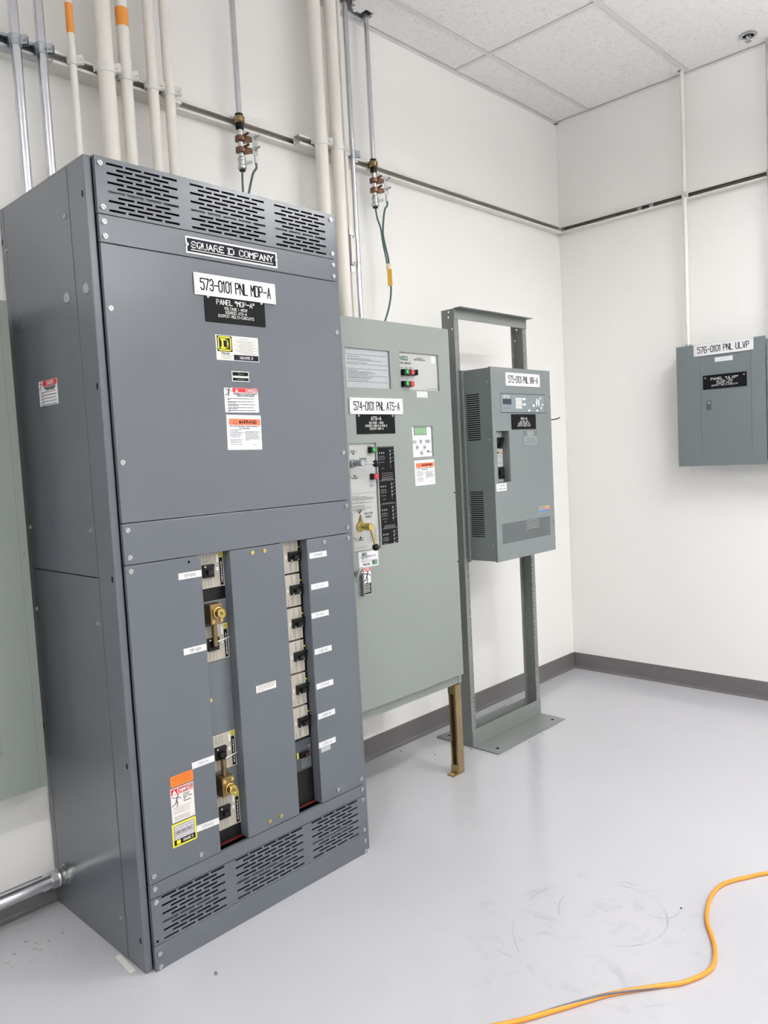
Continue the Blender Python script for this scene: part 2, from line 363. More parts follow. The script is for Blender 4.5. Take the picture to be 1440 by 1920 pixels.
def screw(parent, fr, u, v, r=0.0075, m=None, name='screw', a=None):
    """pan-head slotted screw; mesh data shared between alike ones"""
    m = m or M_zinc; key = (tuple(fr.N), round(r, 4), m.name)
    if key not in SCREW:
        f0 = Fr((0, 0, 0), fr.U, fr.V, fr.N).rot(35); b = MB()
        for s in (-1, 1):
            pts = []
            for k in range(9):
                t = math.radians(-78 + 156*k/8)
                pts.append((s*r*math.cos(t), s*r*math.sin(t)))
            b.prism(f0, pts, 0, 0.42*r); b.prism(f0, [(x*0.72+s*0.04*r, y*0.72) for x, y in pts], 0.42*r, 0.68*r)
        b.lathe((0, 0, 0), fr.N, [(r, 0), (r*0.96, 0.22*r)], 12)
        SCREW[key] = mesh('screw', b, m)
    o = bpy.data.objects.new(name, SCREW[key]); COL.objects.link(o); o.parent = parent
    o.location = fr.p(u, v, 0.0002) - ROOT[parent.name]; ROOT[o.name] = ROOT[parent.name]
    return o
# ------------------------------------------------------------------ room shell
X0 = RX
struct('floor', MB().box(WORLD, RX, 0, RY, 0, -0.05, 0), M_floor)
struct('wall_left', MB().box(WORLD, RX-0.1, 0.1, 0, 0.1, 0, 3.75), M_wall)
struct('wall_right', MB().box(WORLD, 0, 0.1, RY-0.1, 0, 0, 3.75), M_wall)
struct('wall_back', MB().box(WORLD, RX-0.1, 0, RY-0.1, RY, 0, 3.75), M_wall)
struct('wall_near', MB().box(WORLD, RX-0.1, RX, RY, 0, 0, 3.75), M_wall)
def baseboard(name, fr, u0, u1):
    b = MB(); prof = [(0, 0), (0.016, 0), (0.0155, 0.004), (0.008, 0.008), (0.0045, 0.016), (0.0035, 0.1), (0.002, 0.1035), (0, 0.1037)]
    k = len(prof)
    P = [fr.p(u0, z, n) for n, z in prof] + [fr.p(u1, z, n) for n, z in prof]
    b.add(P, [tuple(range(k)), tuple(reversed(range(k, 2*k)))] + [(k+i, k+(i+1) % k, (i+1) % k, i) for i in range(k)])
    return struct(name, b, M_base)
baseboard('baseboard_left', front(0), RX, -0.0036)
baseboard('baseboard_right', west(0), 0.0036, -RY)

# suspended ceiling: grid of tees, tiles laid in it
YL = [-0.2391, -0.855] + [-0.855-0.6096*k for k in range(1, 8)]
XL = [-1.0363-1.2192*k for k in range(0, 6)]
ceil = thing('ceiling', 'white suspended ceiling', 'ceiling', (0, 0, H)); del ceil['label']; del ceil['category']; ceil['kind'] = 'structure'
for y in YL:
    part('main_tee', MB().box(WORLD, RX, 0, y-0.012, y+0.012, H, H+0.0015).box(WORLD, RX, 0, y-0.001, y+0.001, H+0.0015, H+0.03), M_tbar, ceil)
ye = [0.0] + YL + [RY]
for x in XL:
    for y1, y0 in zip(ye[:-1], ye[1:]):
        if y1-y0 > 0.03:
            part('cross_tee', MB().box(WORLD, x-0.012, x+0.012, y0+0.012, y1-0.012, H, H+0.0015).box(WORLD, x-0.001, x+0.001, y0+0.012, y1-0.012, H+0.0015, H+0.03), M_tbar, ceil)
xe = [0.0] + XL + [RX]
NOTCH = [(-1.965, -1.885, -0.135, -0.05), (-1.93, -1.90, -0.15, -0.05), (-1.905, -1.862, -0.10, -0.035), (-1.87, -1.84, -0.072, -0.03), (-1.852, -1.82, -0.058, -0.026),
         (-1.825, -1.79, -0.066, -0.024), (-1.80, -1.75, -0.105, -0.022), (-1.79, -1.738, -0.085, -0.035), (-2.0, -1.94, -0.115, -0.06), (-2.17, -1.985, -0.15, -0.06)]
for x1, x0 in zip(xe[:-1], xe[1:]):
    for y1, y0 in zip(ye[:-1], ye[1:]):
        if y1-y0 < 0.03 or x1-x0 < 0.03: continue
        cx, cy = (x0+x1)/2, (y0+y1)/2
        g = 0.0015
        if x1 == XL[0] and y1 == 0.0:
            b = MB().holed(WORLD, x0+g, x1-g, y0+g, y1-0.002, H+0.0045, H+0.019, NOTCH)
        elif x1 == 0.0 and abs(y1-YL[0]) < 1e-6:
            b = MB().holed(WORLD, x0+g, x1-0.002, y0+g, y1-g, H+0.0045, H+0.019, [(-0.075, -0.03, -0.852, -0.822), (-0.068, -0.036, -0.852, -0.816)])
        else:
            b = MB().box(WORLD, x0+g, x1-(g if x1 else 0.002), y0+g, y1-(g if y1 else 0.002), H+0.0045, H+0.019)
        part('ceiling_tile', b, M_tile, ceil)
for i, (fr, a, b_) in enumerate(((front(0), RX, 0), (west(0), 0, -RY))):
    struct('trim_%d' % (i+1), MB().box(fr, a, b_-0.0 if i == 0 else b_, H-0.003, H-0.0005, 0 if i == 0 else 0.0, 0.022).box(fr, a, b_, H-0.0005, H+0.02, 0, 0.0012), M_tbar)
for k, (tx, ty, es) in enumerate(LAMPS):  # added fixtures out of view; the uplight brightens ceiling and upper walls
    lab = ['added unseen lamp nearest the room corner', 'added unseen lamp along the panel wall behind the camera',
           'added unseen lamp behind the camera, away from the panel wall', 'added unseen lamp almost above the camera'][k]
    t = thing('added_lamp', lab, 'light', (tx, ty, LAMP_Z), 'added unseen lamps')
    em = mat('lamp diffuser %d' % k, (1.0, 0.995, 0.985, 1), 0.5, emit=es, var=0.005)
    eu = mat('lamp uplight %d' % k, (1.0, 0.995, 0.985, 1), 0.5, emit=es*UPLIGHT, var=0.005)
    part('housing', MB().holed(WORLD, tx-0.6, tx+0.6, ty-0.12, ty+0.12, LAMP_Z, LAMP_Z+0.09, [(tx-0.59, tx+0.59, ty-0.11, ty+0.11)]), M_lamp, t)
    part('diffuser', MB().box(WORLD, tx-0.5895, tx+0.5895, ty-0.1095, ty+0.1095, LAMP_Z+0.004, LAMP_Z+0.010), em, t)
    part('added_uplight', MB().box(WORLD, tx-0.5895, tx+0.5895, ty-0.1095, ty+0.1095, LAMP_Z+0.080, LAMP_Z+0.086), eu, t)
    part('reflector', MB().box(WORLD, tx-0.5895, tx+0.5895, ty-0.1095, ty+0.1095, LAMP_Z+0.040, LAMP_Z+0.045), M_lamp, t)
    for x in (-0.5, 0.5): part('hanger_rod', MB().cyl((tx+x, ty, LAMP_Z+0.0865), (tx+x, ty, H+0.0005), 0.005, 10), M_lamp, t)

# ------------------------------------------------------------------ stickers and signs (parts of the things they are fixed to)
def sticker(name, parent, fr, u0, u1, v0, v1, m, t=0.0008, r=0.0, label=None):
    b = MB()
    if r: b.rrect(fr, u0, u1, v0, v1, r, 0, t)
    else: b.box(fr, u0, u1, v0, v1, 0, t)
    o = part(name, b, m, parent, label=label)
    return o, Fr(fr.p((u0+u1)/2, (v0+v1)/2, t), fr.U, fr.V, fr.N), (u1-u0), (v1-v0)
def tape_label(parent, fr, u0, v0, word, w_=0.079, h=0.0195):
    o, f, W, Hh = sticker('label_tape', parent, fr, u0, u0+w_, v0, v0+h, M_paper, label='white tape label reading %s' % word)
    part('lettering', MB().text(f, word, 0, 0, 0.0085, min(0.04, 0.0085*len(word)), 0.11), M_inkg, o)
def wall_sign(parent, fr, u0, u1, v0, v1, word):
    """white engraved plate with four screws"""
    o, f, W, Hh = sticker('number_sign', parent, fr, u0, u1, v0, v1, M_paper, 0.0035, label='white engraved sign reading %s' % word)
    part('lettering', MB().text(f, word, 0, 0, Hh*0.50, W*0.86, 0.115), M_ink, o)
    for a in (-1, 1):
        for b in (-1, 1): screw(o, f, a*(W/2-0.007), b*(Hh/2-0.007), 0.0028, M_zinc)
def black_plate(parent, fr, u0, u1, v0, v1, rows, screws=True, big=None):
    o, f, W, Hh = sticker('engraved_plate', parent, fr, u0, u1, v0, v1, M_plate, 0.002, label='black engraved plate reading %s' % rows[0].replace('"', ''))
    b = MB(); n = len(rows); hb = big or Hh*0.16
    b.text(f, rows[0], 0, Hh*0.21, hb, W*min(0.62, 0.052*len(rows[0])), 0.17)
    for i, r_ in enumerate(rows[1:]):
        b.text(f, r_, 0, Hh*(0.01-0.135*i), Hh*0.09, W*min(0.62, 0.027*len(r_)), 0.17)
    part('lettering', b, M_white, o)
    if screws:
        for a in (-1, 1): screw(o, f, a*(W/2-0.013), Hh/2-0.014, 0.0045)
def person(b, f, cx, cy, s, n=0.0006):
    """falling figure of a shock-hazard pictogram"""
    for pts, w_ in (([(0.08, 0.30), (-0.02, -0.02)], 0.13), ([(0.06, 0.28), (-0.30, 0.34), (-0.46, 0.46)], 0.07), ([(0.08, 0.28), (0.30, 0.24), (0.42, 0.08)], 0.07),
                    ([(-0.02, 0.0), (-0.14, -0.24), (-0.46, -0.38)], 0.09), ([(0.0, 0.0), (0.08, -0.26), (-0.02, -0.5)], 0.09), ([(0.14, 0.46), (0.15, 0.47)], 0.14)):
        b.stroke(f, [(cx+x*s, cy+y*s) for x, y in pts], w_*s, n)
def triangle(b, f, cx, cy, s, n=0.0009):
    b.add([f.p(cx-s*0.55, cy-s*0.5, n), f.p(cx+s*0.55, cy-s*0.5, n), f.p(cx, cy+s*0.5, n)], [(0, 1, 2)])
def danger_wide(parent, fr, u0, u1, v0, v1):
    o, f, W, Hh = sticker('danger_label', parent, fr, u0, u1, v0, v1, M_paper, 0.0006, 0.003, 'white and red danger label')
    pb = W*0.24
    part('header_band', MB().quad(f, -W/2+pb, W/2-0.001, Hh*0.32, Hh*0.495, 0.0003), M_red, o)
    b = MB().text(f, 'DANGER', 0.035*W/0.13+0.004, Hh*0.405, Hh*0.115, W*0.32, 0.2); triangle(b, f, -W*0.14, Hh*0.405, Hh*0.13)
    part('header_lettering', b, M_white, o)
    b = MB(); person(b, f, -W/2+pb*0.5, Hh*0.32, Hh*0.32)
    b.text(f, 'HAZARD OF ELECTRIC SHOCK,', W*0.12, Hh*0.26, Hh*0.062, W*0.70, 0.18); b.text(f, 'BURN OR EXPLOSION', W*0.12, Hh*0.18, Hh*0.062, W*0.5, 0.18)
    part('lettering', b, M_ink, o)
    b = MB()
    for k in range(5):
        v = Hh*(0.06-0.12*k); b.lines(f, -W*0.42, W*0.46, v, Hh*0.022, end=random.uniform(0.85, 1)); b.lines(f, -W*0.42, W*0.46, v-Hh*0.045, Hh*0.022, end=random.uniform(0.08, 0.35))
    part('print_lines', b, M_ink, o)
def warning_label(parent, fr, u0, u1, v0, v1):
    o, f, W, Hh = sticker('warning_label', parent, fr, u0, u1, v0, v1, M_paper, 0.0006, 0.002, 'white warning label with orange header')
    part('header_band', MB().quad(f, -W*0.44, W*0.48, Hh*0.21, Hh*0.39, 0.0003), M_orangep, o)
    b = MB().text(f, 'WARNING', W*0.10, Hh*0.30, Hh*0.085, W*0.50, 0.24)
    b.stroke(f, [(-W*0.33, Hh*0.25), (-W*0.21, Hh*0.25), (-W*0.27, Hh*0.35), (-W*0.33, Hh*0.25)], Hh*0.010, 0.0006)
    b.text(f, 'ARC FLASH AND SHOCK HAZARD APPROPRIATE', 0.01*W, Hh*0.175, Hh*0.028, W*0.86, 0.2); b.text(f, 'PPE REQUIRED', 0, Hh*0.115, Hh*0.03, W*0.3, 0.2)
    part('lettering', b, M_ink, o)
    b = MB(); hh = Hh*0.016
    for v, e in ((0.07, 0.95), (0.03, 0.7), (-0.01, 1.2), (-0.05, 0.9), (-0.09, 0.9), (-0.13, 0.75), (-0.21, 0.95), (-0.25, 0.9), (-0.29, 0.9), (-0.35, 0.9)): b.lines(f, -W*0.42, -W*0.42+W*0.36*e, Hh*v, hh)
    for k in range(8): b.lines(f, W*0.02, W*0.44, Hh*(0.03-0.036*k), hh, end=(1, 1, 0.9, 0.9, 1, 0.95, 1, 0.25)[k])
    b.lines(f, W*0.22, W*0.36, -Hh*0.35, hh)
    part('print_lines', b, M_inkg, o)
# ------------------------------------------------------------------ main distribution panel (switchboard)
mdp = thing('switchboard_cabinet', 'tall dark grey floor-standing switchboard with two columns of breakers and louvred panels', 'electrical cabinet', (-3.0125, -0.31, 0))
XA, XB, YF, YB, HC = -3.475, -2.550, -0.612, -0.012, 2.324
FP = -0.626                                                           # face of the bolted covers
for x0, x1 in ((XA, XA+0.0235), (XB-0.0235, XB)):
    part('corner_post', MB().box(WORLD, x0, x1, YF, YF+0.103, 0, HC), M_mdp, mdp, 0.004)
    part('corner_post', MB().box(WORLD, x0, x1, YB-0.032, YB, 0, HC), M_mdp, mdp, 0.002)
for x0 in (XA, XB-0.004):
    for z0, z1 in ((0.002, 1.158), (1.161, 2.317)):
        part('side_panel', MB().box(WORLD, x0, x0+0.004, -0.507, -0.0465, z0, z1), M_mdp, mdp, 0.0012)
part('top_panel', MB().box(WORLD, XA+0.001, XB-0.001, YF+0.001, YB, HC-0.006, HC-0.0005), M_mdp, mdp)
part('back_panel', MB().box(WORLD, XA+0.003, XB-0.003, YB-0.004, YB, 0.002, HC-0.007), M_mdp, mdp)
part('base_plate', MB().box(WORLD, XA+0.022, XB-0.022, YF+0.004, YB-0.005, 0.002, 0.006), M_mdp, mdp)
F = front(FP)
CX0, CX1 = -3.4495, -2.5760
def vent_holes(v0, v1):
    hs = []
    for (a, b, n) in ((-3.416, -3.196, 4), (-3.154, -2.877, 5), (-2.836, -2.615, 4)):
        for r_ in range(11):
            v = v1 - 0.0062 - (v1-v0-0.0062)*r_/10.0; k = n if r_ % 2 == 0 else n-1
            pitch = (b-a+0.008)/n; st = a + (0 if r_ % 2 == 0 else pitch/2)
            for i in range(k): hs.append((st+i*pitch, st+i*pitch+pitch-0.008, v, v+0.0062))
    return hs
part('vent_panel', MB().holed(F, CX0, CX1, 2.1700, 2.3235, -0.003, 0, vent_holes(2.179, 2.3105)).box(F, CX0, CX0+0.003, 2.1700, 2.3235, -0.0145, -0.0031).box(F, CX1-0.003, CX1, 2.1700, 2.3235, -0.0145, -0.0031).box(F, CX0, CX1, 2.3205, 2.3235, -0.0145, -0.0031), M_mdp, mdp)
part('vent_panel', MB().holed(F, CX0, CX1, 0.0775, 0.2175, -0.003, 0, vent_holes(0.084, 0.2155)).box(F, CX0, CX0+0.003, 0.0775, 0.2175, -0.0145, -0.0031).box(F, CX1-0.003, CX1, 0.0775, 0.2175, -0.0145, -0.0031), M_mdp, mdp)
for z0, z1 in ((2.0925, 2.1682), (1.1995, 1.3165), (0.2195, 0.2612), (0.0, 0.0757)):
    part('cover_strip', MB().box(F, CX0, CX1, z0, z1, -0.0145, 0), M_mdp, mdp, 0.0015)
part('main_cover', MB().box(F, CX0, CX1, 1.3185, 2.0905, -0.0145, 0), M_mdp, mdp, 0.0018)
for x0, x1, dp in ((CX0, -3.2040, 0.0145), (-3.0980, -2.8845, 0.041), (-2.7820, CX1, 0.041)):
    part('breaker_cover', MB().box(F, x0, x1, 0.2632, 1.1975, -dp, 0), M_mdp, mdp, 0.002)
# inner rails seen through the louvres; black sheets stand in for the shade inside
for z0, z1 in ((2.238, 2.250), (0.102, 0.122)):
    part('inner_rail', MB().box(F, CX0+0.03, CX1-0.03, z0, z1, -0.040, -0.036), M_mdp, mdp)
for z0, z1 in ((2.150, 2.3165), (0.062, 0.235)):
    part('vent_shade', MB().box(F, CX0+0.003, CX1-0.003, z0, z1, -0.070, -0.062), M_hole, mdp)
for x0, x1 in ((-3.235, -3.0965), (-2.93, -2.7835)):
    part('dead_front', MB().box(F, x0, x1, 0.2625, 1.1985, -0.085, -0.075), M_hole, mdp)
    part('insulating_strip', MB().box(F, x0+0.01, x1-0.0005, 0.2632, 0.2660, -0.060, -0.032), M_redbar, mdp, label='dark red strip at the foot of the slot')
B = front(-0.587)
def print_col(b, f, u, v0, v1, h=0.0016, step=0.0042):
    """print that runs up the face"""
    fr2 = f.at(u, (v0+v1)/2).rot(90)
    b.lines(fr2, -(v1-v0)/2, (v1-v0)/2, 0, h, word=0.009)
def breaker_one(z0, z1, hz, lab):
    o = part('circuit_breaker', MB().box(B, -3.232, -3.0962, z0, z1, -0.03, 0), M_beige, mdp, 0.001, label=lab)
    t = part('toggle_housing', MB().box(B, -3.178, -3.138, hz-0.0205, hz+0.0205, 0, 0.008).box(B, -3.178, -3.138, hz+0.010, hz+0.0205, 0.008, 0.011), M_black, o, 0.0008)
    part('toggle', MB().box(B, -3.168, -3.148, hz-0.010, hz+0.004, 0.008, 0.021), M_black, o, 0.0015)
    b = MB().box(B, -3.1135, -3.1015, z0+0.004, z1-0.020, 0, 0.0004); part('name_strip', b, M_ink, o)
    b = MB().box(B, -3.1135, -3.0995, z1-0.0175, z1-0.003, 0, 0.0005); part('brand_square', b, M_yellow, o)
    b = MB().stroke(B, [(-3.110, z1-0.0145), (-3.110, z1-0.006), (-3.105, z1-0.006), (-3.1035, z1-0.0075), (-3.1035, z1-0.013), (-3.105, z1-0.0145), (-3.110, z1-0.0145)], 0.0016, 0.0007)
    for u in (-3.170, -3.158, -3.148):
        print_col(b, B.at(0, 0, 0.0004), u, z1-0.030, z1-0.004); print_col(b, B.at(0, 0, 0.0004), u, z0+0.004, hz-0.024)
    part('print_marks', b, M_inkg, o)
    b = MB(); print_col(b, B.at(0, 0, 0.0006), -3.1075, z0+0.012, z1-0.03, 0.003)
    b.quad(B, -3.126, -3.118, hz-0.004, hz+0.008, 0.0006); b.quad(B, -3.124, -3.117, z1-0.034, z1-0.008, 0.0006); b.quad(B, -3.175, -3.170, hz+0.013, hz+0.017, 0.0115)
    part('white_marks', b, M_white, o)
    return o
breaker_one(1.0855, 1.1965, 1.140, 'topmost breaker of the narrow left column')
breaker_one(0.8535, 0.9670, 0.909, 'breaker under the upper brass interlock')
breaker_one(0.4990, 0.6170, 0.5585, 'main breaker above the lower brass interlock')
breaker_one(0.3080, 0.4165, 0.3655, 'lowest breaker of the left column')
for z0, z1 in ((0.969, 1.0445), (0.6185, 0.8520), (0.4180, 0.4975)):
    part('filler_plate', MB().box(B, -3.232, -3.0962, z0, z1, -0.03, -0.001), M_gfill, mdp, 0.001)
for x0, x1, z0, z1 in ((-3.232, -3.0962, 1.046, 1.084), (-3.232, -3.0962, 0.2675, 0.3065), (-2.925, -2.7835, 0.2675, 0.386)):
    part('blank_filler', MB().box(B, x0, x1, z0, z1, -0.03, -0.002), M_black, mdp)
screw(mdp, B, -3.179, 0.733, 0.006, M_gold)
def interlock(z0, z1, cz, rod0, rod1, pin, scz, lab):
    o = part('key_interlock', MB().box(B, -3.182, -3.137, z0, z1, 0, 0.038), M_brass, mdp, 0.0015, label=lab)
    c = front(-0.625)
    part('lock_cylinder', MB().lathe(c.p(-3.157, cz), c.N, [(0.0175, 0), (0.0175, 0.006), (0.0155, 0.007), (0.0155, 0.024), (0.014, 0.026), (0.0125, 0.026), (0.0125, 0.0235), (0.006, 0.0235), (0.005, 0.0255)], 24), M_brass2, o)
    part('keyway', MB().box(c.at(-3.157, cz).rot(25), -0.0012, 0.0012, -0.004, 0.004, 0.0236, 0.0262), M_ink, o)
    part('lock_bolt', MB().cyl((-3.160, -0.606, rod0), (-3.160, -0.606, rod1), 0.0082, 14), M_brass, o)
    part('cross_pin', MB().cyl((-3.152, -0.604, pin), (-3.100, -0.600, pin+0.006), 0.0028, 8), M_zinc, o)
    for u in (-3.174, -3.145): screw(o, c, u, scz, 0.0055, M_gold)
interlock(0.977, 1.040, 1.013, 0.906, 0.977, 0.916, 0.987, 'brass key interlock with its bolt pointing down')
interlock(0.428, 0.489, 0.452, 0.489, 0.543, 0.540, 0.478, 'brass key interlock with its bolt pointing up')
# right column: six alike breakers and one dark one
def breaker_two():
    z0, z1 = 1.0860, 1.1955
    o = part('circuit_breaker', MB().box(B, -2.925, -2.7905, z0, z1, -0.03, 0), M_beige, mdp, 0.001)
    part('side_moulding', MB().box(B, -2.7903, -2.7835, z0-0.006, z1, -0.03, -0.0015), M_black, o)
    part('toggle_housing', MB().box(B, -2.837, -2.7835, 1.1265, 1.159, 0, 0.008).box(B, -2.837, -2.7835, 1.153, 1.159, 0.008, 0.012), M_black, o, 0.0008)
    part('toggle', MB().box(B, -2.824, -2.805, 1.134, 1.146, 0.008, 0.022), M_black, o, 0.0015)
    part('test_button', MB().lathe(B.p(-2.787, 1.1715, -0.0015), B.N, [(0.0028, 0), (0.0028, 0.002), (0.001, 0.0028)], 10), M_yellow, o)
    b = MB()
    for u in (-2.826, -2.803): print_col(b, B.at(0, 0, 0.0004), u, 1.162, 1.193, 0.002); print_col(b, B.at(0, 0, 0.0004), u, 1.089, 1.124, 0.002); print_col(b, B.at(0, 0, 0.0004), u-0.006, 1.091, 1.118, 0.0018)
    print_col(b, B.at(0, 0, 0.0004), -2.846, 1.088, 1.11, 0.002)
    part('print_marks', b, M_inkg, o)
    b = MB().quad(B, -2.848, -2.843, 1.136, 1.148, 0.0005).quad(B, -2.829, -2.825, 1.1285, 1.1315, 0.0085).quad(B, -2.799, -2.795, 1.1285, 1.1315, 0.0085)
    part('white_marks', b, M_white, o)
    return o
b0 = breaker_two()
for i in range(1, 6): dup(b0, mdp, (0, 0, -0.1162*i))
o = part('circuit_breaker', MB().box(B, -2.925, -2.7835, 0.388, 0.4965, -0.03, -0.001).box(B, -2.925, -2.7835, 0.478, 0.4965, -0.001, 0.001), M_dkbrk, mdp, 0.001, label='dark grey breaker at the foot of the right column')
part('toggle', MB().box(B, -2.838, -2.799, 0.434, 0.456, -0.001, 0.007).box(B, -2.826, -2.808, 0.44, 0.452, 0.007, 0.018), M_black, o, 0.0012)
b = MB()
for u in (-2.832, -2.818, -2.806): print_col(b, B.at(0, 0, 0.0004), u, 0.462, 0.476, 0.0016)
for v in (0.428, 0.421, 0.413, 0.406, 0.399): b.lines(B, -2.832, -2.788, v, 0.0022, -0.0004, word=0.008)
b.quad(B, -2.7955, -2.79, 0.463, 0.472, -0.0004); part('white_marks', b, M_inkl, o)
part('yellow_mark', MB().quad(B, -2.849, -2.843, 0.434, 0.457, -0.0004), M_yellow, o); part('red_button', MB().box(B, -2.795, -2.790, 0.440, 0.445, -0.001, 0.003), M_red, o)
# screws of the covers
for z in (2.304, 2.187, 2.148, 2.109, 1.914, 1.489, 1.298, 1.220, 1.181, 0.286, 0.247, 0.2075, 0.050, 0.011):
    screw(mdp, F, -3.435, z); screw(mdp, F, -2.588, z)
screw(mdp, F, -2.588, 0.092)
for x, z in ((-3.276, 0.286), (-2.706, 0.286), (-2.704, 1.180)): screw(mdp, F, x, z)
for x in (-3.0125, -2.964):
    for z in (1.1815, 0.288): screw(mdp, F, x, z, 0.0065, M_gold)
for x, z in ((-3.438, 0.089), (-3.246, 1.183)):
    part('screw_hole', MB().lathe(F.p(x, z), F.N, [(0.004, 0), (0.004, 0.0004)], 10), M_hole, mdp)
# left side: screws, plugs, slots
S = west(XA)
for u, v in ((0.483, 2.189), (0.052, 2.189), (0.056, 1.297), (0.487, 1.297), (0.052, 1.025), (0.487, 1.025), (0.483, 0.124), (0.052, 0.124)): screw(mdp, S, u, v, 0.0065)
part('knockout_plug', MB().lathe(S.p(0.100, 1.960), S.N, [(0.040, 0), (0.040, 0.002), (0.036, 0.005), (0.0, 0.0062)], 28, cap=False), M_mdp, mdp, label='round grey plug')
for u, v in ((0.452, 1.968), (0.575, 1.972)):
    part('plug_button', MB().lathe(S.p(u, v), S.N, [(0.0165, 0), (0.0165, 0.0015), (0.013, 0.004), (0.0, 0.0045)], 20, cap=False), M_gal, mdp)
for v in (2.223, 1.703, 1.162, 0.620, 0.096):
    part('slot_hole', MB().rrect(S, 0.5905, 0.5985, v-0.009, v+0.009, 0.0038, 0, 0.0004), M_hole, mdp)
for v in (2.222, 0.62):
    part('slot_hole', MB().rrect(S, 0.016, 0.024, v-0.009, v+0.009, 0.0038, 0, 0.0004), M_hole, mdp)
# signs and labels on the face
Fq = front(FP)
o, f, W_, H_ = sticker('maker_plate', mdp, Fq, -3.1825, -2.8395, 2.1025, 2.152, M_alu, 0.002, label='navy plate reading SQUARE D COMPANY')
part('plate_field', MB().box(f, -W_/2+0.005, W_/2-0.005, -H_/2+0.005, H_/2-0.005, 0, 0.0003), M_navy, o)
b = MB().text(f, 'SQUARE', -0.0945, 0.002, 0.0175, 0.114, 0.19).text(f, 'COMPANY', 0.088, 0.002, 0.0175, 0.132, 0.19)
b.stroke(f, [(-W_/2+0.018, -0.0135), (W_/2-0.018, -0.0135)], 0.0022, 0.0006)
b.stroke(f, [(-0.0175, 0.0015-0.0085), (-0.0175, 0.0015+0.0085)], 0.005, 0.0006).stroke(f, [(-0.0215, 0.010), (-0.004, 0.010), (0.0005, 0.006), (0.0005, -0.003), (-0.004, -0.007), (-0.0215, -0.007)], 0.004, 0.0006)
part('lettering', b, M_alu, o)
for a in (-1, 1): screw(o, f, a*(W_/2-0.0045), 0.0, 0.005)
black_plate(mdp, Fq, -3.130, -2.902, 1.9055, 1.995, ['PANEL "MDP-A"', 'VOLTAGE : 480V', 'SOURCE: ATS-A', 'OUTPUT: MULTI-CIRCUITS'])
wall_sign(mdp, Fr(Fq.p(0, 0, 0.002), Fq.U, Fq.V, Fq.N), -3.1635, -2.857, 1.983, 2.048, '573-0101 PNL MDP-A')
o, f, W_, H_ = sticker('rating_plate', mdp, Fq, -3.099, -2.937, 1.7915, 1.8685, M_alu, 0.001, label='silver rating plate with a yellow square D mark')
part('navy_field', MB().quad(f, -0.076, -0.0205, -0.012, 0.0365, 0.0002).quad(f, -0.0165, 0.079, -0.0365, -0.0195, 0.0002), M_navy, o)
b = MB().stroke(f, [(-0.071, -0.0075), (-0.026, -0.0075), (-0.026, 0.0325), (-0.071, 0.0325), (-0.071, -0.0075)], 0.004, 0.0005)
b.stroke(f, [(-0.056, 0.0), (-0.056, 0.025)], 0.007, 0.0005).stroke(f, [(-0.061, 0.0255), (-0.042, 0.0255), (-0.037, 0.020), (-0.037, 0.005), (-0.042, -0.0005), (-0.061, -0.0005)], 0.0055, 0.0006)
part('brand_mark', b, M_yellow, o)
b = MB().text(f, 'SQUARE D', 0.031, -0.028, 0.007, 0.05, 0.2); part('lettering', b, M_white, o)
b = MB().text(f, 'MAIN', -0.047, -0.0175, 0.0065, 0.027, 0.26); b.lines(f, -0.064, -0.024, -0.026, 0.0014); b.lines(f, -0.06, -0.03, -0.032, 0.0014); b.lines(f, 0.01, 0.042, 0.0305, 0.0018)
for k in range(9): b.lines(f, -0.012+0.01*(k % 3), 0.07-0.012*(k % 2), 0.024-0.0048*k, 0.001, word=0.011)
part('print_lines', b, M_inkg, o)
for a in (-1, 1): screw(o, f, a*0.0775, 0.0, 0.003)
o, f, W_, H_ = sticker('approval_plate', mdp, Fq, -3.047, -2.981, 1.727, 1.759, M_alu, 0.001, label='small black and silver plate')
part('black_field', MB().quad(f, -0.030, 0.030, 0.002, 0.0135, 0.0002).quad(f, -0.030, 0.030, -0.0135, -0.0045, 0.0002), M_ink, o)
b = MB().stroke(f, [(-0.004+0.004*math.cos(k*0.63), 0.0078+0.004*math.sin(k*0.63)) for k in range(11)], 0.001, 0.0004); b.lines(f, 0.003, 0.013, 0.007, 0.0018); b.lines(f, -0.014, 0.014, -0.009, 0.0016)
part('print_lines', b, M_inkl, o)
danger_wide(mdp, Fq, -3.0795, -2.9495, 1.630, 1.707)
warning_label(mdp, Fq.at(-3.0120, 1.567).rot(-1.2), -0.0665, 0.0665, -0.055, 0.055)
for u, v, wd in ((-3.2845, 1.1335, 'SPARE'), (-3.285, 0.9058, 'TMP-BOX'), (-3.2845, 0.5555, 'MAIN')): tape_label(mdp, Fq, u, v, wd)
tape_label(mdp, Fq.at(-3.2835, 0.3585).rot(-2.5), 0, 0, 'SPARE')
for u, v, wd in ((-2.7735, 1.1295, 'SPARE'), (-2.774, 1.0210, 'DC #1'), (-2.780, 0.9208, 'SPARE'), (-2.7755, 0.7930, 'CRAC #2'), (-2.777, 0.6703, 'SPARE'), (-2.777, 0.5635, 'CRAC #1'), (-2.7815, 0.4615, 'UPS-A')): tape_label(mdp, Fq, u, v, wd)
o, f, W_, H_ = sticker('torn_label', mdp, Fq, -2.7725, -2.7285, 0.4432, 0.4605, M_instr, 0.0005, label='torn remains of a label')
o, f, W_, H_ = sticker('note_label', mdp, Fq, -3.0315, -2.9505, 0.7240, 0.7475, M_cream, 0.0006, label='cream label with five lines of small print')
b = MB()
for k in range(5): b.lines(f, -0.034, 0.037, 0.0085-0.0038*k, 0.0011, end=(1, 1, 1, 0.95, 0.35)[k])
part('print_lines', b, M_inkg, o)
o, f, W_, H_ = sticker('orange_label', mdp, Fq, -3.3600, -3.2835, 0.5230, 0.5560, M_orange, 0.0006, 0.002, 'orange notice label')
b = MB()
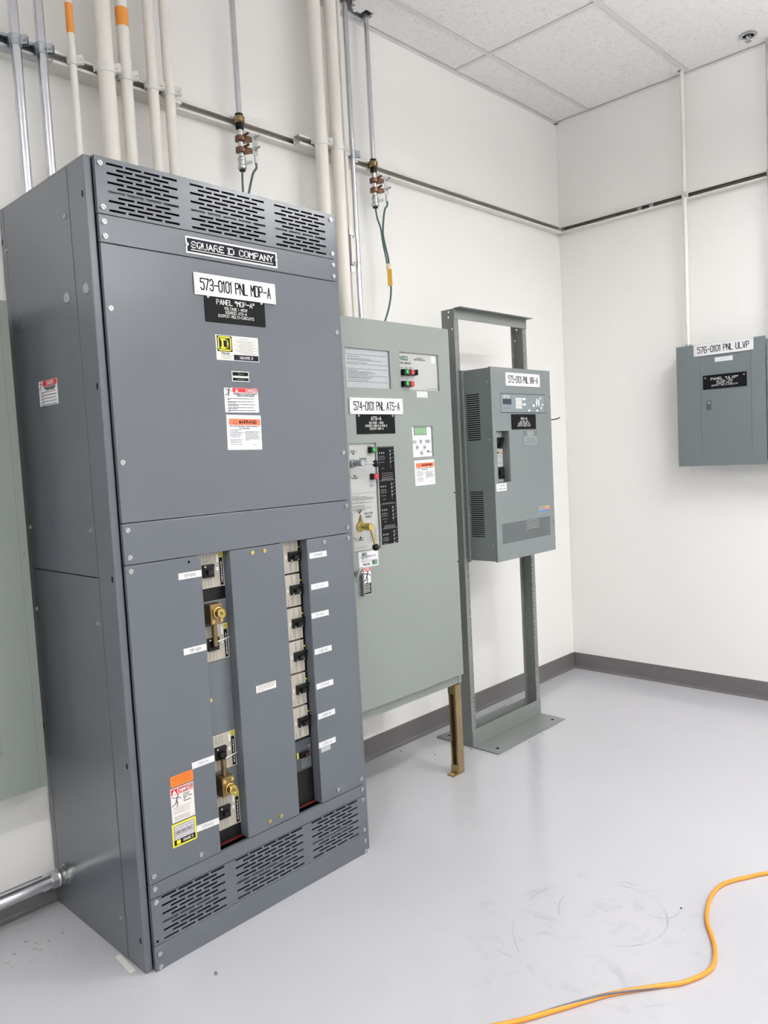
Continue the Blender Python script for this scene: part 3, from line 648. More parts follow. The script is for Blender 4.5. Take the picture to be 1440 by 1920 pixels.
for k in range(4): b.lines(f, -0.022, 0.033, 0.0115-0.0038*k, 0.0009)
for k in range(2): b.lines(f, -0.033, 0.033, -0.0055-0.0040*k, 0.0009)
triangle(b, f, -0.030, 0.0065, 0.005); part('print_lines', b, mat('brown ink', L(150, 74, 20), 0.5), o)
o, f, W_, H_ = sticker('danger_label', mdp, Fq, -3.3630, -3.2850, 0.4155, 0.5190, M_cream, 0.0006, 0.0015, 'tall danger label with a red header')
part('header_band', MB().quad(f, -0.037, 0.037, 0.0315, 0.0495, 0.0003), M_red, o)
b = MB().text(f, 'DANGER', 0.0095, 0.0405, 0.0115, 0.049, 0.2); triangle(b, f, -0.0265, 0.0405, 0.014); part('header_lettering', b, M_white, o)
b = MB(); person(b, f, -0.020, 0.012, 0.034)
for k, t_ in enumerate(('HAZARD OF', 'ELECTRIC', 'SHOCK, BURN', 'OR', 'EXPLOSION')): b.text(f, t_, 0.003, 0.026-0.0056*k, 0.0032, 0.0027*len(t_), 0.22, align='l')
for k in range(4): b.lines(f, -0.032, 0.03, -0.009-0.0056*k, 0.0013, end=(1, 0.9, 0.9, 0.85)[k])
for k in range(3): b.lines(f, -0.032, 0.03, -0.036-0.005*k, 0.0015, end=0.85)
part('lettering', b, M_inkg, o)
o, f, W_, H_ = sticker('notice_label', mdp, Fq, -3.3665, -3.2845, 0.3410, 0.4110, M_yellow, 0.0006, 0.001, 'grey notice label with a yellow border')
part('grey_field', MB().quad(f, -0.036, 0.036, -0.030, 0.030, 0.0002), mat('grey print', L(160, 160, 164), 0.45), o)
part('dark_band', MB().quad(f, -0.036, 0.036, -0.030, -0.014, 0.0003), M_ink, o)
b = MB()
for v in (0.024, 0.017, -0.004, -0.0105): b.lines(f, -0.031, 0.031, v, 0.0022, 0.0005)
b.text(f, 'SQUARE D', 0.011, -0.0215, 0.007, 0.034, 0.2, 0.0006); part('white_lettering', b, M_white, o)
b = MB().lines(f, -0.026, 0.024, 0.0075, 0.005, 0.0005, word=0.02); part('dark_lettering', b, M_inkg, o)
part('brand_square', MB().quad(f, -0.028, -0.015, -0.028, -0.016, 0.0005), M_yellow, o)
# label on the left side
o, f, W_, H_ = sticker('danger_label', mdp, S, 0.209, 0.341, 1.677, 1.7535, M_paper, 0.0006, 0.002, 'danger label on the left side of the cabinet')
part('header_band', MB().quad(f, -0.036, 0.064, 0.021, 0.0375, 0.0003), M_red, o)
b = MB().text(f, 'DANGER', 0.018, 0.0295, 0.010, 0.05, 0.2); part('header_lettering', b, M_white, o)
b = MB(); person(b, f, -0.050, 0.0225, 0.026); b.text(f, 'HAZARD OF ELECTRIC SHOCK,', 0.016, 0.0165, 0.0050, 0.085, 0.22); b.text(f, 'BURN OR EXPLOSION', 0.016, 0.0105, 0.0050, 0.062, 0.22)
for k in range(5): b.lines(f, -0.052, 0.056, 0.003-0.0095*k, 0.0018); b.lines(f, -0.052, 0.056, -0.0005-0.0095*k, 0.0018, end=0.2)
part('lettering', b, M_ink, o)
# ------------------------------------------------------------------ transfer switch
ats = thing('transfer_switch', 'light grey wall cabinet on strut legs with two crank handles and a small green screen', 'electrical cabinet', (-2.15, -0.24, 0))
AY = -0.485; A = front(AY); R_ = 0.008
AX0, AX1 = -2.535, -1.783
inst = (-2.416, -2.168, 1.740, 1.893); ctl = (-2.108, -1.860, 1.739, 1.8935); opn = (-2.4235, -2.2745, 1.1005, 1.5235); kpd = (-2.0525, -1.9195, 1.457, 1.5875)
part('door', MB().holed(A, AX0, AX1, 0.4640, 2.0110, -0.018, 0, [inst, ctl, opn, kpd]), M_ats, ats)
bod = MB().box(WORLD, AX0+0.008, -1.768, -0.4600, -0.003, 0.4175, 2.004)
part('body', bod, M_ats, ats, 0.002)
part('bottom_flange', MB().box(WORLD, -1.792, -1.7765, -0.4622, -0.4602, 0.418, 0.462), M_ats, ats)
part('screw_hole', MB().lathe(A.p(-1.790, 1.29), A.N, [(0.004, 0), (0.004, 0.0004)], 10), M_hole, ats)
part('screw_hole', MB().lathe(A.p(-1.788, 0.98), A.N, [(0.004, 0), (0.004, 0.0004)], 10), M_hole, ats)
def recessed(name, r_, m, lab):
    b = MB().box(A, r_[0]+0.0005, r_[1]-0.0005, r_[2]+0.0005, r_[3]-0.0005, -0.0165, -R_)
    o = part(name, b, m, ats, label=lab)
    return o, Fr(A.p((r_[0]+r_[1])/2, (r_[2]+r_[3])/2, -R_), A.U, A.V, A.N), r_[1]-r_[0], r_[3]-r_[2]
o, f, W_, H_ = recessed('instruction_panel', inst, M_instr, 'silver panel of printed operating instructions')
b = MB()
for v in (0.053, 0.016, -0.002, -0.028, -0.052): b.stroke(f, [(-0.115, v), (0.115, v)], 0.0012, 0.0003)
for v, e in ((0.045, 0.32), (0.037, 0.6), (0.032, 0.9), (0.022, 0.5), (-0.008, 0.25), (-0.013, 0.6), (-0.018, 0.7), (-0.023, 0.5), (-0.034, 0.62), (-0.038, 0.55), (-0.046, 0.5)): b.lines(f, -0.108, 0.11, v, 0.0016, 0.0003, end=e)
part('print_lines', b, M_ink, o)
o, f, W_, H_ = recessed('control_panel', ctl, M_oppan, 'silver control panel with green and red lamps')
part('brand_lettering', MB().text(f, 'ASCO', -0.092, 0.054, 0.015, 0.05, 0.24, 0.0004), M_asco, o)
b = MB().text(f, '7000 SERIES', -0.084, 0.034, 0.007, 0.068, 0.22, 0.0004).text(f, 'AUTOMATIC', 0.008, 0.058, 0.0042, 0.042, 0.2, 0.0004).text(f, 'POWER TRANSFER SWITCH', 0.010, 0.051, 0.0042, 0.072, 0.2, 0.0004)
for x in (-0.105, -0.078, -0.052): b.lines(f, x-0.010, x+0.010, 0.016, 0.0018, 0.0004); b.lines(f, x-0.007, x+0.009, 0.0105, 0.0018, 0.0004)
b.lines(f, -0.108, -0.096, -0.031, 0.0018, 0.0004); b.lines(f, -0.085, -0.068, -0.031, 0.0018, 0.0004); b.stroke(f, [(0.052, -0.069), (0.115, -0.069)], 0.001, 0.0004)
part('print_lines', b, M_ink, o)
part('bar_code_label', MB().quad(f, 0.086, 0.110, 0.042, 0.071, 0.0004), M_paper, o)
def lamp(o, f, u, v, m, glow=False):
    part('lamp_housing', MB().box(f, u-0.013, u+0.013, v-0.012, v+0.012, 0, 0.018), M_black, o, 0.001)
    part('lamp_lens', MB().box(f, u-0.0105, u+0.0105, v-0.0105, v+0.0105, 0.018, 0.029), m, o, 0.002)
    if glow: part('lamp_glow', MB().box(f, u-0.0070, u-0.0025, v-0.004, v+0.004, 0.029, 0.0294), M_glow, o)
lamp(o, f, -0.100, -0.0055, M_green, True); lamp(o, f, -0.068, -0.0055, M_redl)
lamp(o, f, -0.1015, -0.0535, M_green, True); lamp(o, f, -0.072, -0.0535, M_redl)
part('selector_knob', MB().lathe(f.p(-0.0385, -0.0055), f.N, [(0.0125, 0), (0.0125, 0.012), (0.011, 0.022), (0.009, 0.024)], 18).box(f, -0.042, -0.035, -0.017, 0.006, 0.01, 0.028), M_black, o)
o, f, W_, H_ = recessed('operator_panel', opn, M_oppan, 'silver panel behind the two crank handles')
b = MB().text(f, 'BYPASS', 0.005, 0.150, 0.0072, 0.036, 0.2, 0.0004).text(f, 'HANDLE', 0.006, 0.138, 0.0072, 0.036, 0.2, 0.0004)
b.text(f, 'ISOLATION', 0.020, -0.066, 0.007, 0.044, 0.2, 0.0004).text(f, 'HANDLE', 0.021, -0.079, 0.007, 0.034, 0.2, 0.0004)
b.text(f, 'OPEN', -0.047, 0.180, 0.0055, 0.022, 0.24, 0.0004).text(f, 'CLOSED', -0.045, 0.077, 0.0055, 0.032, 0.24, 0.0004).text(f, 'CLOSE', -0.029, -0.053, 0.0055, 0.022, 0.24, 0.0004).text(f, 'OPEN', -0.030, -0.166, 0.0055, 0.020, 0.24, 0.0004)
for cx, cy, s_ in ((-0.046, 0.170, -1), (-0.045, 0.087, 1), (-0.029, -0.0615, -1), (-0.030, -0.157, 1)):
    b.add([f.p(cx-0.007, cy-0.0035*s_, 0.0004), f.p(cx+0.007, cy-0.0035*s_, 0.0004), f.p(cx, cy+0.0035*s_, 0.0004)], [(0, 1, 2) if s_ > 0 else (0, 2, 1)])
for cx, cy in ((-0.047, 0.180), (-0.029, -0.053), (-0.030, -0.166)): b.stroke(f, [(cx-0.018, cy-0.0055), (cx+0.018, cy-0.0055), (cx+0.018, cy+0.0055), (cx-0.018, cy+0.0055), (cx-0.018, cy-0.0055)], 0.0007, 0.0004)
b.lines(f, 0.035, 0.056, 0.200, 0.002, 0.0004); b.lines(f, 0.035, 0.058, 0.196, 0.002, 0.0004); b.lines(f, 0.035, 0.06, 0.044, 0.002, 0.0004); b.lines(f, 0.036, 0.058, 0.039, 0.002, 0.0004)
for k, (v, e) in enumerate(((0.016, 1), (0.006, 0.3), (0.001, 0.65), (-0.003, 0.9), (-0.007, 1), (-0.011, 0.9), (-0.019, 0.6), (-0.023, 0.85), (-0.033, 0.55), (-0.037, 0.5), (-0.043, 0.85), (-0.047, 0.5), (-0.051, 0.6))): b.lines(f, -0.067, 0.062, v, 0.0014 if k else 0.001, 0.0004, end=e)
for k in range(9): b.lines(f, 0.018, 0.036, -0.126-0.0065*k, 0.0014, 0.0004); b.lines(f, 0.045, 0.066, -0.128-0.0065*k, 0.0014, 0.0004, end=0.7)
b.stroke(f, [(0.010, -0.118), (0.068, -0.118)], 0.0007, 0.0004); b.stroke(f, [(0.010, -0.118), (0.010, -0.186)], 0.0007, 0.0004); b.stroke(f, [(-0.07, -0.199), (0.005, -0.196)], 0.0009, 0.0004)
b.stroke(f, [(-0.070, 0.160), (-0.0665, 0.176)], 0.0014, 0.0004); b.stroke(f, [(-0.070, 0.085), (-0.063, 0.079)], 0.0014, 0.0004); b.stroke(f, [(-0.070, -0.075), (-0.060, -0.060), (-0.050, -0.054)], 0.0014, 0.0004); b.stroke(f, [(-0.070, -0.150), (-0.058, -0.163), (-0.052, -0.166)], 0.0018, 0.0004)
part('print_lines', b, M_ink, o)
part('lock_symbol', MB().prism(f.at(-0.045, -0.142), [(-0.010, -0.012), (0.010, -0.012), (0.010, 0.006), (0.004, 0.013), (-0.004, 0.013), (-0.010, 0.006)], 0, 0.0006), M_tan, o)
lamp(o, f, 0.048, 0.184, M_green, True); lamp(o, f, 0.052, 0.078, M_redl)
h = part('crank_handle', MB().lathe((-2.404, AY+R_, 1.447), (0, -1, 0), [(0.016, 0), (0.016, 0.012), (0.0125, 0.016), (0.0125, 0.056), (0.010, 0.060)], 20), M_gal, ats, label='steel bypass crank handle with a black ball')
part('crank_rod', MB().cyl((-2.402, -0.530, 1.447), (-2.335, -0.530, 1.4425), 0.0048, 12), M_zinc, h); part('ball_knob', MB().ball((-2.326, -0.530, 1.4415), 0.0145, 18, 12), M_black, h)
part('pointer', MB().prism(front(AY+R_), [(-2.425, 1.447), (-2.412, 1.440), (-2.412, 1.454)], 0.002, 0.006), M_brass, h)
h = part('crank_handle', MB().lathe((-2.381, AY+R_, 1.198), (0, -1, 0), [(0.019, 0), (0.019, 0.010), (0.0152, 0.014), (0.0152, 0.062), (0.0135, 0.065)], 20), M_brass2, ats, label='brass isolation crank handle with a black ball')
part('crank_rod', MB().cyl((-2.379, -0.537, 1.190), (-2.3615, -0.537, 1.125), 0.0048, 12), M_brass2, h); part('ball_knob', MB().ball((-2.358, -0.537, 1.116), 0.0145, 18, 12), M_black, h)
part('pointer', MB().prism(front(AY+R_), [(-2.3895, 1.203), (-2.3665, 1.203), (-2.377, 1.245)], 0.003, 0.007), M_brass, h)
o, f, W_, H_ = recessed('keypad_panel', kpd, M_paper, 'white keypad panel with a small green screen')
part('screen_bezel', MB().box(f, -0.0475, 0.0345, 0.0275, 0.0625, 0, 0.0012), M_inkg, o); part('screen', MB().box(f, -0.0445, 0.0315, 0.0305, 0.0595, 0.0012, 0.0018), M_lcd, o)
part('key_tab', MB().box(f, -0.064, -0.032, -0.009, 0.0075, 0, 0.0006), M_keyg, o); part('key_tab', MB().box(f, 0.022, 0.055, -0.008, 0.009, 0, 0.0006), M_keyg, o)
b = MB().lines(f, -0.056, -0.042, -0.001, 0.002, 0.0009).lines(f, 0.026, 0.05, 0.002, 0.002, 0.0009).lines(f, 0.03, 0.046, -0.003, 0.002, 0.0009).lines(f, 0.026, 0.06, -0.046, 0.002, 0.0005).text(f, 'ASCO', 0.040, -0.041, 0.005, 0.015, 0.24, 0.0005)
part('print_lines', b, M_ink, o)
for cx, cy, a_ in ((-0.0065, -0.001, 0), (-0.0295, -0.0245, 90), (0.0155, -0.0245, -90), (-0.004, -0.047, 180)):
    g = f.at(cx, cy); pts = [(0.0105*math.cos(t*0.5236), 0.0115*math.sin(t*0.5236)) for t in range(12)]
    k = part('key', MB().prism(g, pts, 0, 0.0012), M_keyg, o); g2 = g.rot(a_)
    part('key_arrow', MB().add([g2.p(-0.0055, 0.0005, 0.0015), g2.p(0.0055, 0.0005, 0.0015), g2.p(0, 0.0075, 0.0015)], [(0, 1, 2)]), M_ink, o)
o, f, W_, H_ = sticker('chart_label', ats, A, -2.2675, -2.1715, 1.1115, 1.5080, M_ink, 0.0006, label='tall black chart of switch positions')
b = MB()
for s0, s1 in ((0.195, 0.098), (0.060, -0.028), (-0.035, -0.118), (-0.135, -0.192)):
    for k in range(3): b.quad(f, -0.040+0.012*k, -0.0345+0.012*k, s0-0.026, s0-0.020, 0.0003); b.quad(f, -0.039+0.012*k, -0.0355+0.012*k, s0-0.050, s0-0.045, 0.0003)
    b.lines(f, -0.04, -0.012, s0-0.036, 0.0012, 0.0003); b.lines(f, -0.04, -0.012, s0-0.060, 0.0012, 0.0003); b.lines(f, -0.03, -0.014, s1+0.012, 0.0014, 0.0003)
    b.stroke(f, [(0.024, s0-0.008), (0.024, s1+0.01)], 0.0010, 0.0003)
    for v in (0.016, 0.030, 0.046, 0.060): b.quad(f, 0.021, 0.028, s0-v-0.003, s0-v+0.003, 0.0003); b.lines(f, 0.032, 0.044, s0-v+0.004, 0.0012, 0.0003)
    b.stroke(f, [(-0.046, s0), (0.046, s0)], 0.0008, 0.0003); b.stroke(f, [(-0.046, s0-0.040), (-0.004, s0-0.040)], 0.0007, 0.0003); b.lines(f, -0.036, 0.036, s0+0.0035, 0.0014, 0.0003)
for v in (0.090, 0.082, 0.074, 0.068, -0.122, -0.127): b.lines(f, -0.030, 0.034, v, 0.0014, 0.0003)
part('print_lines', b, M_inkl, o)
o, f, W_, H_ = sticker('small_label', ats, A, -2.0115, -1.9435, 1.7085, 1.7340, M_paper, 0.0005, label='small white label under the control panel')
b = MB().lines(f, -0.02, 0.024, 0.008, 0.0013).lines(f, -0.03, 0.03, -0.001, 0.0013).lines(f, -0.03, 0.03, -0.0085, 0.0013); part('print_lines', b, M_inkg, o)
black_plate(ats, A, -2.377, -2.158, 1.5590, 1.645, ['ATS-A', 'VOLTAGE : 480V', 'SOURCE: MSB-N & MSB-E', 'OUTPUT: MDP-A'])
wall_sign(ats, Fr(A.p(0, 0, 0.002), A.U, A.V, A.N), -2.412, -2.109, 1.637, 1.7005, '574-0101 PNL ATS-A')
warning_label(ats, A.at(-1.9835, 1.390).rot(0.6), -0.0645, 0.0645, -0.0535, 0.0535)
o, f, W_, H_ = sticker('service_label', ats, A, -2.404, -2.2935, 1.0340, 1.0985, M_paper, 0.0006, 0.003, 'white service label with teal lettering')
b = MB().stroke(f, [(-0.052, -0.029), (0.052, -0.029), (0.052, 0.029), (-0.052, 0.029), (-0.052, -0.029)], 0.0012, 0.0003); part('border', b, M_inkg, o)
part('brand_lettering', MB().text(f, 'ASCO', -0.024, 0.021, 0.009, 0.026, 0.26).text(f, 'ASCO', 0.0315, -0.015, 0.011, 0.028, 0.26).quad(f, 0.016, 0.046, -0.026, -0.0225, 0.0006), M_asco, o)
b = MB().text(f, 'ASCO SERVICES, INC.', 0.0, 0.010, 0.0055, 0.085, 0.2).text(f, '1-800-800-', -0.014, -0.020, 0.0065, 0.044, 0.24); b.lines(f, -0.04, -0.002, 0.0025, 0.0014); b.lines(f, -0.046, 0.046, -0.005, 0.0014); b.lines(f, -0.04, 0.046, -0.010, 0.0014); part('lettering', b, M_inkg, o)
o, f, W_, H_ = sticker('danger_label', ats, A, -2.392, -2.3425, 0.9265, 1.0315, M_paper, 0.0006, label='narrow danger label beside the hasp')
part('header_band', MB().quad(f, -0.024, 0.024, 0.040, 0.0515, 0.0003), M_red, o); part('header_lettering', MB().text(f, 'DANGER', 0, 0.046, 0.0065, 0.036, 0.22), M_white, o)
part('dark_band', MB().quad(f, -0.024, 0.024, -0.0515, -0.008, 0.0003), M_ink, o)
b = MB(); person(b, f, 0.002, 0.016, 0.044); part('pictogram', b, M_ink, o)
b = MB()
for k in range(6): b.lines(f, -0.019, 0.018, -0.013-0.006*k, 0.002, 0.0005)
part('white_lettering', b, M_white, o)
hp = part('door_hasp', MB().box(A, -2.434, -2.404, 1.010, 1.026, 0, 0.012).box(A, -2.405, -2.398, 0.925, 1.024, 0.004, 0.020), M_rack, ats, 0.001, label='grey hasp with a clip')
part('clip', MB().tube([A.p(-2.432, 0.985, 0.012), A.p(-2.430, 1.015, 0.020), A.p(-2.418, 1.038, 0.022), A.p(-2.405, 1.040, 0.02), A.p(-2.398, 1.028, 0.018), A.p(-2.41, 1.018, 0.016)], 0.0028, 8), M_zinc, hp)
# strut legs: C-channels with the open side to the left
def strut_leg(x1, lab):
    x0 = x1-0.041; yb, yf = -0.426, -0.467
    b = MB().box(WORLD, x1-0.0025, x1, yf, yb, 0.002, 0.4172).box(WORLD, x0, x1-0.0025, yf, yf+0.0025, 0.002, 0.4172).box(WORLD, x0, x1-0.0025, yb-0.0025, yb, 0.002, 0.4172)
    b.box(WORLD, x0, x0+0.0025, yf+0.0025, yf+0.0095, 0.002, 0.4172).box(WORLD, x0, x0+0.0025, yb-0.0095, yb-0.0025, 0.002, 0.4172)
    o = part('strut_leg', b, M_yzinc, ats, label=lab)
    part('foot_angle', MB().box(WORLD, x0-0.035, x0-0.001, yb-0.038, yb, 0.0005, 0.006).box(WORLD, x0-0.006, x0-0.001, yb-0.038, yb, 0.006, 0.045), M_yzinc, o)
    part('head_angle', MB().box(WORLD, x0-0.006, x0-0.001, yb-0.036, yb-0.002, 0.375, 0.417), M_yzinc, o)
    screw(o, WORLD.at(0, 0, 0.006), x0-0.02, yb-0.02, 0.007, M_gold)
strut_leg(-1.785, 'yellow zinc strut leg under the right corner'); strut_leg(-2.445, 'yellow zinc strut leg beside the switchboard')

# ------------------------------------------------------------------ relay rack
rack = thing('relay_rack', 'grey two-post floor rack with bolted base angles holding the inverter', 'equipment rack', (-1.22, -0.28, 0))
RX0, RX1, RF, RB, RH = -1.530, -0.915, -0.320, -0.245, 2.157
for side, xw, d in (('l', RX0, 1), ('r', RX1, -1)):
    web = Fr((xw, 0, 0), (0, -1, 0), (0, 0, 1), (-1, 0, 0)) if d > 0 else Fr((xw, 0, 0), (0, 1, 0), (0, 0, 1), (1, 0, 0))
    hs = []
    for v, yy in ((2.141, -0.2885), (2.116, -0.287), (2.058, -0.307)):
        u = -yy if d > 0 else yy; hs.append((u-0.0045, u+0.0045, v-0.0045, v+0.0045))
    if d < 0: hs = [(u-0.0045, u+0.0045, v-0.0045, v+0.0045) for v, u in ((2.110, -0.262), (2.052, -0.250), (0.150, -0.27))]
    ub0, ub1 = (-RB, -RF) if d > 0 else (RF, RB)
    p = part('post', MB().holed(web, ub0, ub1, 0.0008, RH-0.003, -0.004, 0, hs), M_rack, rack)
    for yy in (RF, RB-0.004):
        fl = Fr((0, yy+0.004, 0), (1, 0, 0), (0, 0, 1), (0, -1, 0))
        x0, x1 = (xw+0.004, xw+0.033) if d > 0 else (xw-0.033, xw-0.004)
        xc = x1-0.008 if d > 0 else x0+0.008
        hh = []
        z = 0.14
        while z < 2.06:
            hh += [(xc-0.0035, xc+0.0035, z-0.0035, z+0.0035), (xc-0.0035, xc+0.0035, z+0.0125, z+0.0195)]; z += 0.0445
        part('post_flange', MB().holed(fl, x0, x1, 0.0008, RH-0.003, 0, 0.004, hh), M_rack, p)
def angle(y, d, name, z0, z1, zt, reach, base):
    """L-shaped angle across both posts; d = -1 towards the room, +1 towards the wall"""
    b = MB(); ya, yb = (y-0.004, y) if d < 0 else (y, y+0.004)
    b.box(WORLD, RX0, RX1, ya, yb, z0, z1)
    if base: b.box(WORLD, RX0, RX1, *sorted((y+d*reach, y+d*0.004)), z0, z0+0.006)
    else: b.box(WORLD, RX0, RX1, *sorted((y+d*reach, y+d*0.004)), z1-0.004, z1)
    return part(name, b, M_rack, rack, 0.0008)
fa = angle(RF, -1, 'base_angle', 0.0008, 0.087, 0, 0.155, True); ra = angle(RB, 1, 'base_angle', 0.0008, 0.087, 0, 0.158, True)
for y, o in ((-0.43, fa), (-0.13, ra)):
    for x in (-1.475, -0.97): part('anchor_hole', MB().lathe((x, y, 0.0068), (0, 0, 1), [(0.009, 0), (0.009, 0.0004)], 14), M_hole, o)
for x in (-1.50, -1.22, -0.945): screw(fa, front(RF-0.004), x, 0.070, 0.0035)
angle(RF, -1, 'top_angle', 2.106, RH, 0, 0.045, False)

# ------------------------------------------------------------------ inverter
inv = thing('inverter_cabinet', 'blue-grey inverter box with slotted sides and an open breaker window, mounted on the rack', 'electrical cabinet', (-1.245, -0.41, 0.94))
IX0, IX1, IYF, IYB, IZ0, IZ1 = -1.500, -0.990, -0.500, -0.3265, 0.940, 1.857
I = front(IYF); rec = (-1.4725, -1.3690, 1.3145, 1.5595); gri = (-1.456, -1.032, 1.0185, 1.1165)
gr = []
k = 0; x = gri[0]
while x < gri[1]-0.004: gr.append((x, x+0.0045, gri[2], gri[3])); x += 0.0085
part('front_cover', MB().holed(I, IX0-0.002, IX1+0.002, IZ0-0.003, IZ1+0.003, -0.012, 0, [rec] + gr), M_inv, inv)
SW = west(IX0); lou = []
for v0 in (1.0575, 1.5235):
    for k in range(22): lou.append((0.349, 0.4285, v0+0.01025*k-0.0024, v0+0.01025*k+0.0024))
part('side_panel', MB().holed(SW, 0.3265, 0.4875, IZ0, IZ1, -0.003, 0, lou), M_inv, inv)
part('side_panel', MB().box(WORLD, IX1-0.003, IX1, -0.4875, IYB, IZ0, IZ1), M_inv, inv)
part('top_panel', MB().box(WORLD, IX0+0.003, IX1-0.003, -0.4875, IYB, IZ1-0.003, IZ1), M_inv, inv)
part('bottom_panel', MB().box(WORLD, IX0+0.003, IX1-0.003, -0.4875, IYB, IZ0, IZ0+0.003), M_inv, inv)
part('back_panel', MB().box(WORLD, IX0-0.012, IX1-0.003, IYB, IYB+0.0023, IZ0-0.005, IZ1+0.004), M_inv, inv)
part('mounting_lip', MB().box(WORLD, IX0-0.012, IX0-0.0005, IYB-0.014, IYB-0.0002, IZ0-0.008, IZ1+0.002), M_inv, inv, 0.001)
for v in (0.97, 1.16, 1.36, 1.50, 1.66, 1.845): screw(inv, front(IYB-0.014), IX0-0.006, v, 0.003)
for u, v in ((0.478, 1.79), (0.478, 1.52), (0.478, 1.265), (0.478, 1.018), (0.385, 0.967)): screw(inv, west(IX0), u, v, 0.0045)
part('louvre_shade', MB().box(WORLD, IX0+0.012, IX0+0.014, -0.445, -0.335, 0.95, 1.85), M_hole, inv)  # black sheet standing in for the shade inside the box
part('inner_case', MB().box(WORLD, IX0+0.02, -1.3705, -0.452, -0.448, 1.30, 1.575), M_oppan, inv)
part('window_jamb', MB().box(WORLD, -1.3690, -1.366, -0.4875, -0.448, 1.3145, 1.5595), M_inkg, inv)
G = front(-0.452)
o = part('circuit_breaker', MB().box(G, -1.470, -1.3715, 1.316, 1.556, 0, 0.008), M_oppan, inv, 0.001, label='breaker behind the window')
part('toggle', MB().box(G, -1.450, -1.390, 1.478, 1.530, 0.008, 0.014).box(G.at(-1.392, 1.503).rot(-25), -0.008, 0.008, -0.028, 0.028, 0.014, 0.024), M_black, o, 0.001)
part('lower_toggle', MB().box(G, -1.448, -1.3735, 1.330, 1.388, 0.008, 0.016).box(G, -1.42, -1.395, 1.345, 1.375, 0.016, 0.026), M_black, o, 0.001)
part('amber_lamp', MB().lathe(G.p(-1.389, 1.456, 0.008), G.N, [(0.006, 0), (0.006, 0.003), (0.003, 0.005)], 14), mat('amber lens', L(226, 140, 30), 0.3), o)
part('black_button', MB().lathe(G.p(-1.412, 1.457, 0.008), G.N, [(0.005, 0), (0.005, 0.003)], 12), M_black, o)
b = MB()
for v in (1.442, 1.435, 1.412, 1.405): b.lines(G, -1.418, -1.384, v, 0.002, 0.0084)
part('print_lines', b, M_inkg, o)
wall_sign(inv, I, -1.3845, -1.087, 1.7745, 1.8375, '575-0101 PNL INV-A')
o, f, W_, H_ = sticker('display_panel', inv, I, -1.4325, -1.041, 1.645, 1.738, mat('overlay rim', L(112, 119, 121), 0.42), 0.001, label='grey display overlay with a dark screen')
part('overlay_field', MB().quad(f, -0.187, 0.187, -0.043, 0.043, 0.0002), mat('overlay blue grey', L(126, 135, 139), 0.42), o)
part('border', MB().quad(f, -W_/2, W_/2, H_/2-0.002, H_/2, 0.0004).quad(f, -W_/2, W_/2, -H_/2, -H_/2+0.002, 0.0004), M_ink, o)
part('screen', MB().box(f, -0.1765, -0.1055, -0.006, 0.0195, 0.0002, 0.0012), M_lcdk, o)
part('brand_lettering', MB().text(f, 'E:T.N', -0.143, 0.0315, 0.011, 0.046, 0.2), M_white, o)
b = MB().lines(f, -0.175, -0.106, -0.024, 0.003, word=0.03).stroke(f, [(0.03, 0.036), (0.12, 0.035)], 0.0018, 0.0006).stroke(f, [(0.05, 0.019), (0.105, 0.0185)], 0.0016, 0.0006).stroke(f, [(0.05, -0.008), (0.078, -0.0085)], 0.0016, 0.0006).quad(f, 0.113, 0.146, -0.029, -0.02, 0.0005).quad(f, 0.08, 0.098, -0.0205, -0.018, 0.0005)
part('grey_marks', b, M_inkg, o)
b = MB()
for k in range(9): b.quad(f, -0.068, -0.015, 0.022-0.0058*k, 0.0255-0.0058*k, 0.0005)
for cx, cy, wx, wy in ((0.004, 0.021, 0.015, 0.0055), (0.006, -0.005, 0.015, 0.0055), (0.117, 0.006, 0.006, 0.02), (0.137, 0.006, 0.006, 0.02), (0.154, 0.028, 0.007, 0.004), (0.17, -0.005, 0.006, 0.006), (0.156, -0.021, 0.008, 0.005), (0.089, -0.010, 0.009, 0.0075), (0.12, -0.034, 0.009, 0.005), (0.047, -0.034, 0.009, 0.005)):
    b.add([f.p(cx+wx*math.cos(t*0.5236), cy+wy*math.sin(t*0.5236), 0.0005) for t in range(12)], [tuple(range(12))])
part('white_marks', b, M_white, o)
black_plate(inv, I, -1.3475, -1.134, 1.5650, 1.6385, ['INV-A', 'VOLTAGE: 120V', 'SOURCE: PANEL "LP"', 'OUTPUT: PANEL "ULVP"'], screws=False)
o, f, W_, H_ = sticker('contact_plate', inv, I, -1.248, -1.125, 1.4845, 1.5580, mat('pale grey plate', L(136, 143, 144), 0.45), 0.0008, label='grey plate with a striped emblem')
part('header_band', MB().quad(f, -0.060, 0.060, 0.010, 0.035, 0.0003), M_inkg, o); part('emblem_field', MB().quad(f, -0.028, 0.028, 0.0115, 0.0335, 0.0005), M_inkl, o)
b = MB().stroke(f, [(-0.022, 0.031), (0.012, 0.014)], 0.002, 0.0007).stroke(f, [(-0.006, 0.032), (0.024, 0.015)], 0.002, 0.0007).stroke(f, [(-0.022, 0.018), (-0.012, 0.014)], 0.002, 0.0007)
b.stroke(f, [(-0.0605, -0.0355), (0.0605, -0.0355), (0.0605, 0.0355), (-0.0605, 0.0355), (-0.0605, -0.0355)], 0.0016, 0.0006)
b.lines(f, -0.036, 0.036, -0.004, 0.0042, word=0.02).lines(f, -0.02, 0.027, -0.012, 0.0042, word=0.02).lines(f, -0.044, 0.046, -0.0205, 0.0042, word=0.02).lines(f, -0.04, 0.04, -0.0285, 0.0016)
part('print_lines', b, M_inkg, o)
o, f, W_, H_ = sticker('note_label', inv, I, -1.4905, -1.408, 1.2740, 1.3095, M_paper, 0.0006, label='white note label under the window')
b = MB().lines(f, -0.028, 0.034, 0.008, 0.006, word=0.012).lines(f, -0.032, 0.032, -0.008, 0.006, word=0.012); part('print_lines', b, M_inkl, o)
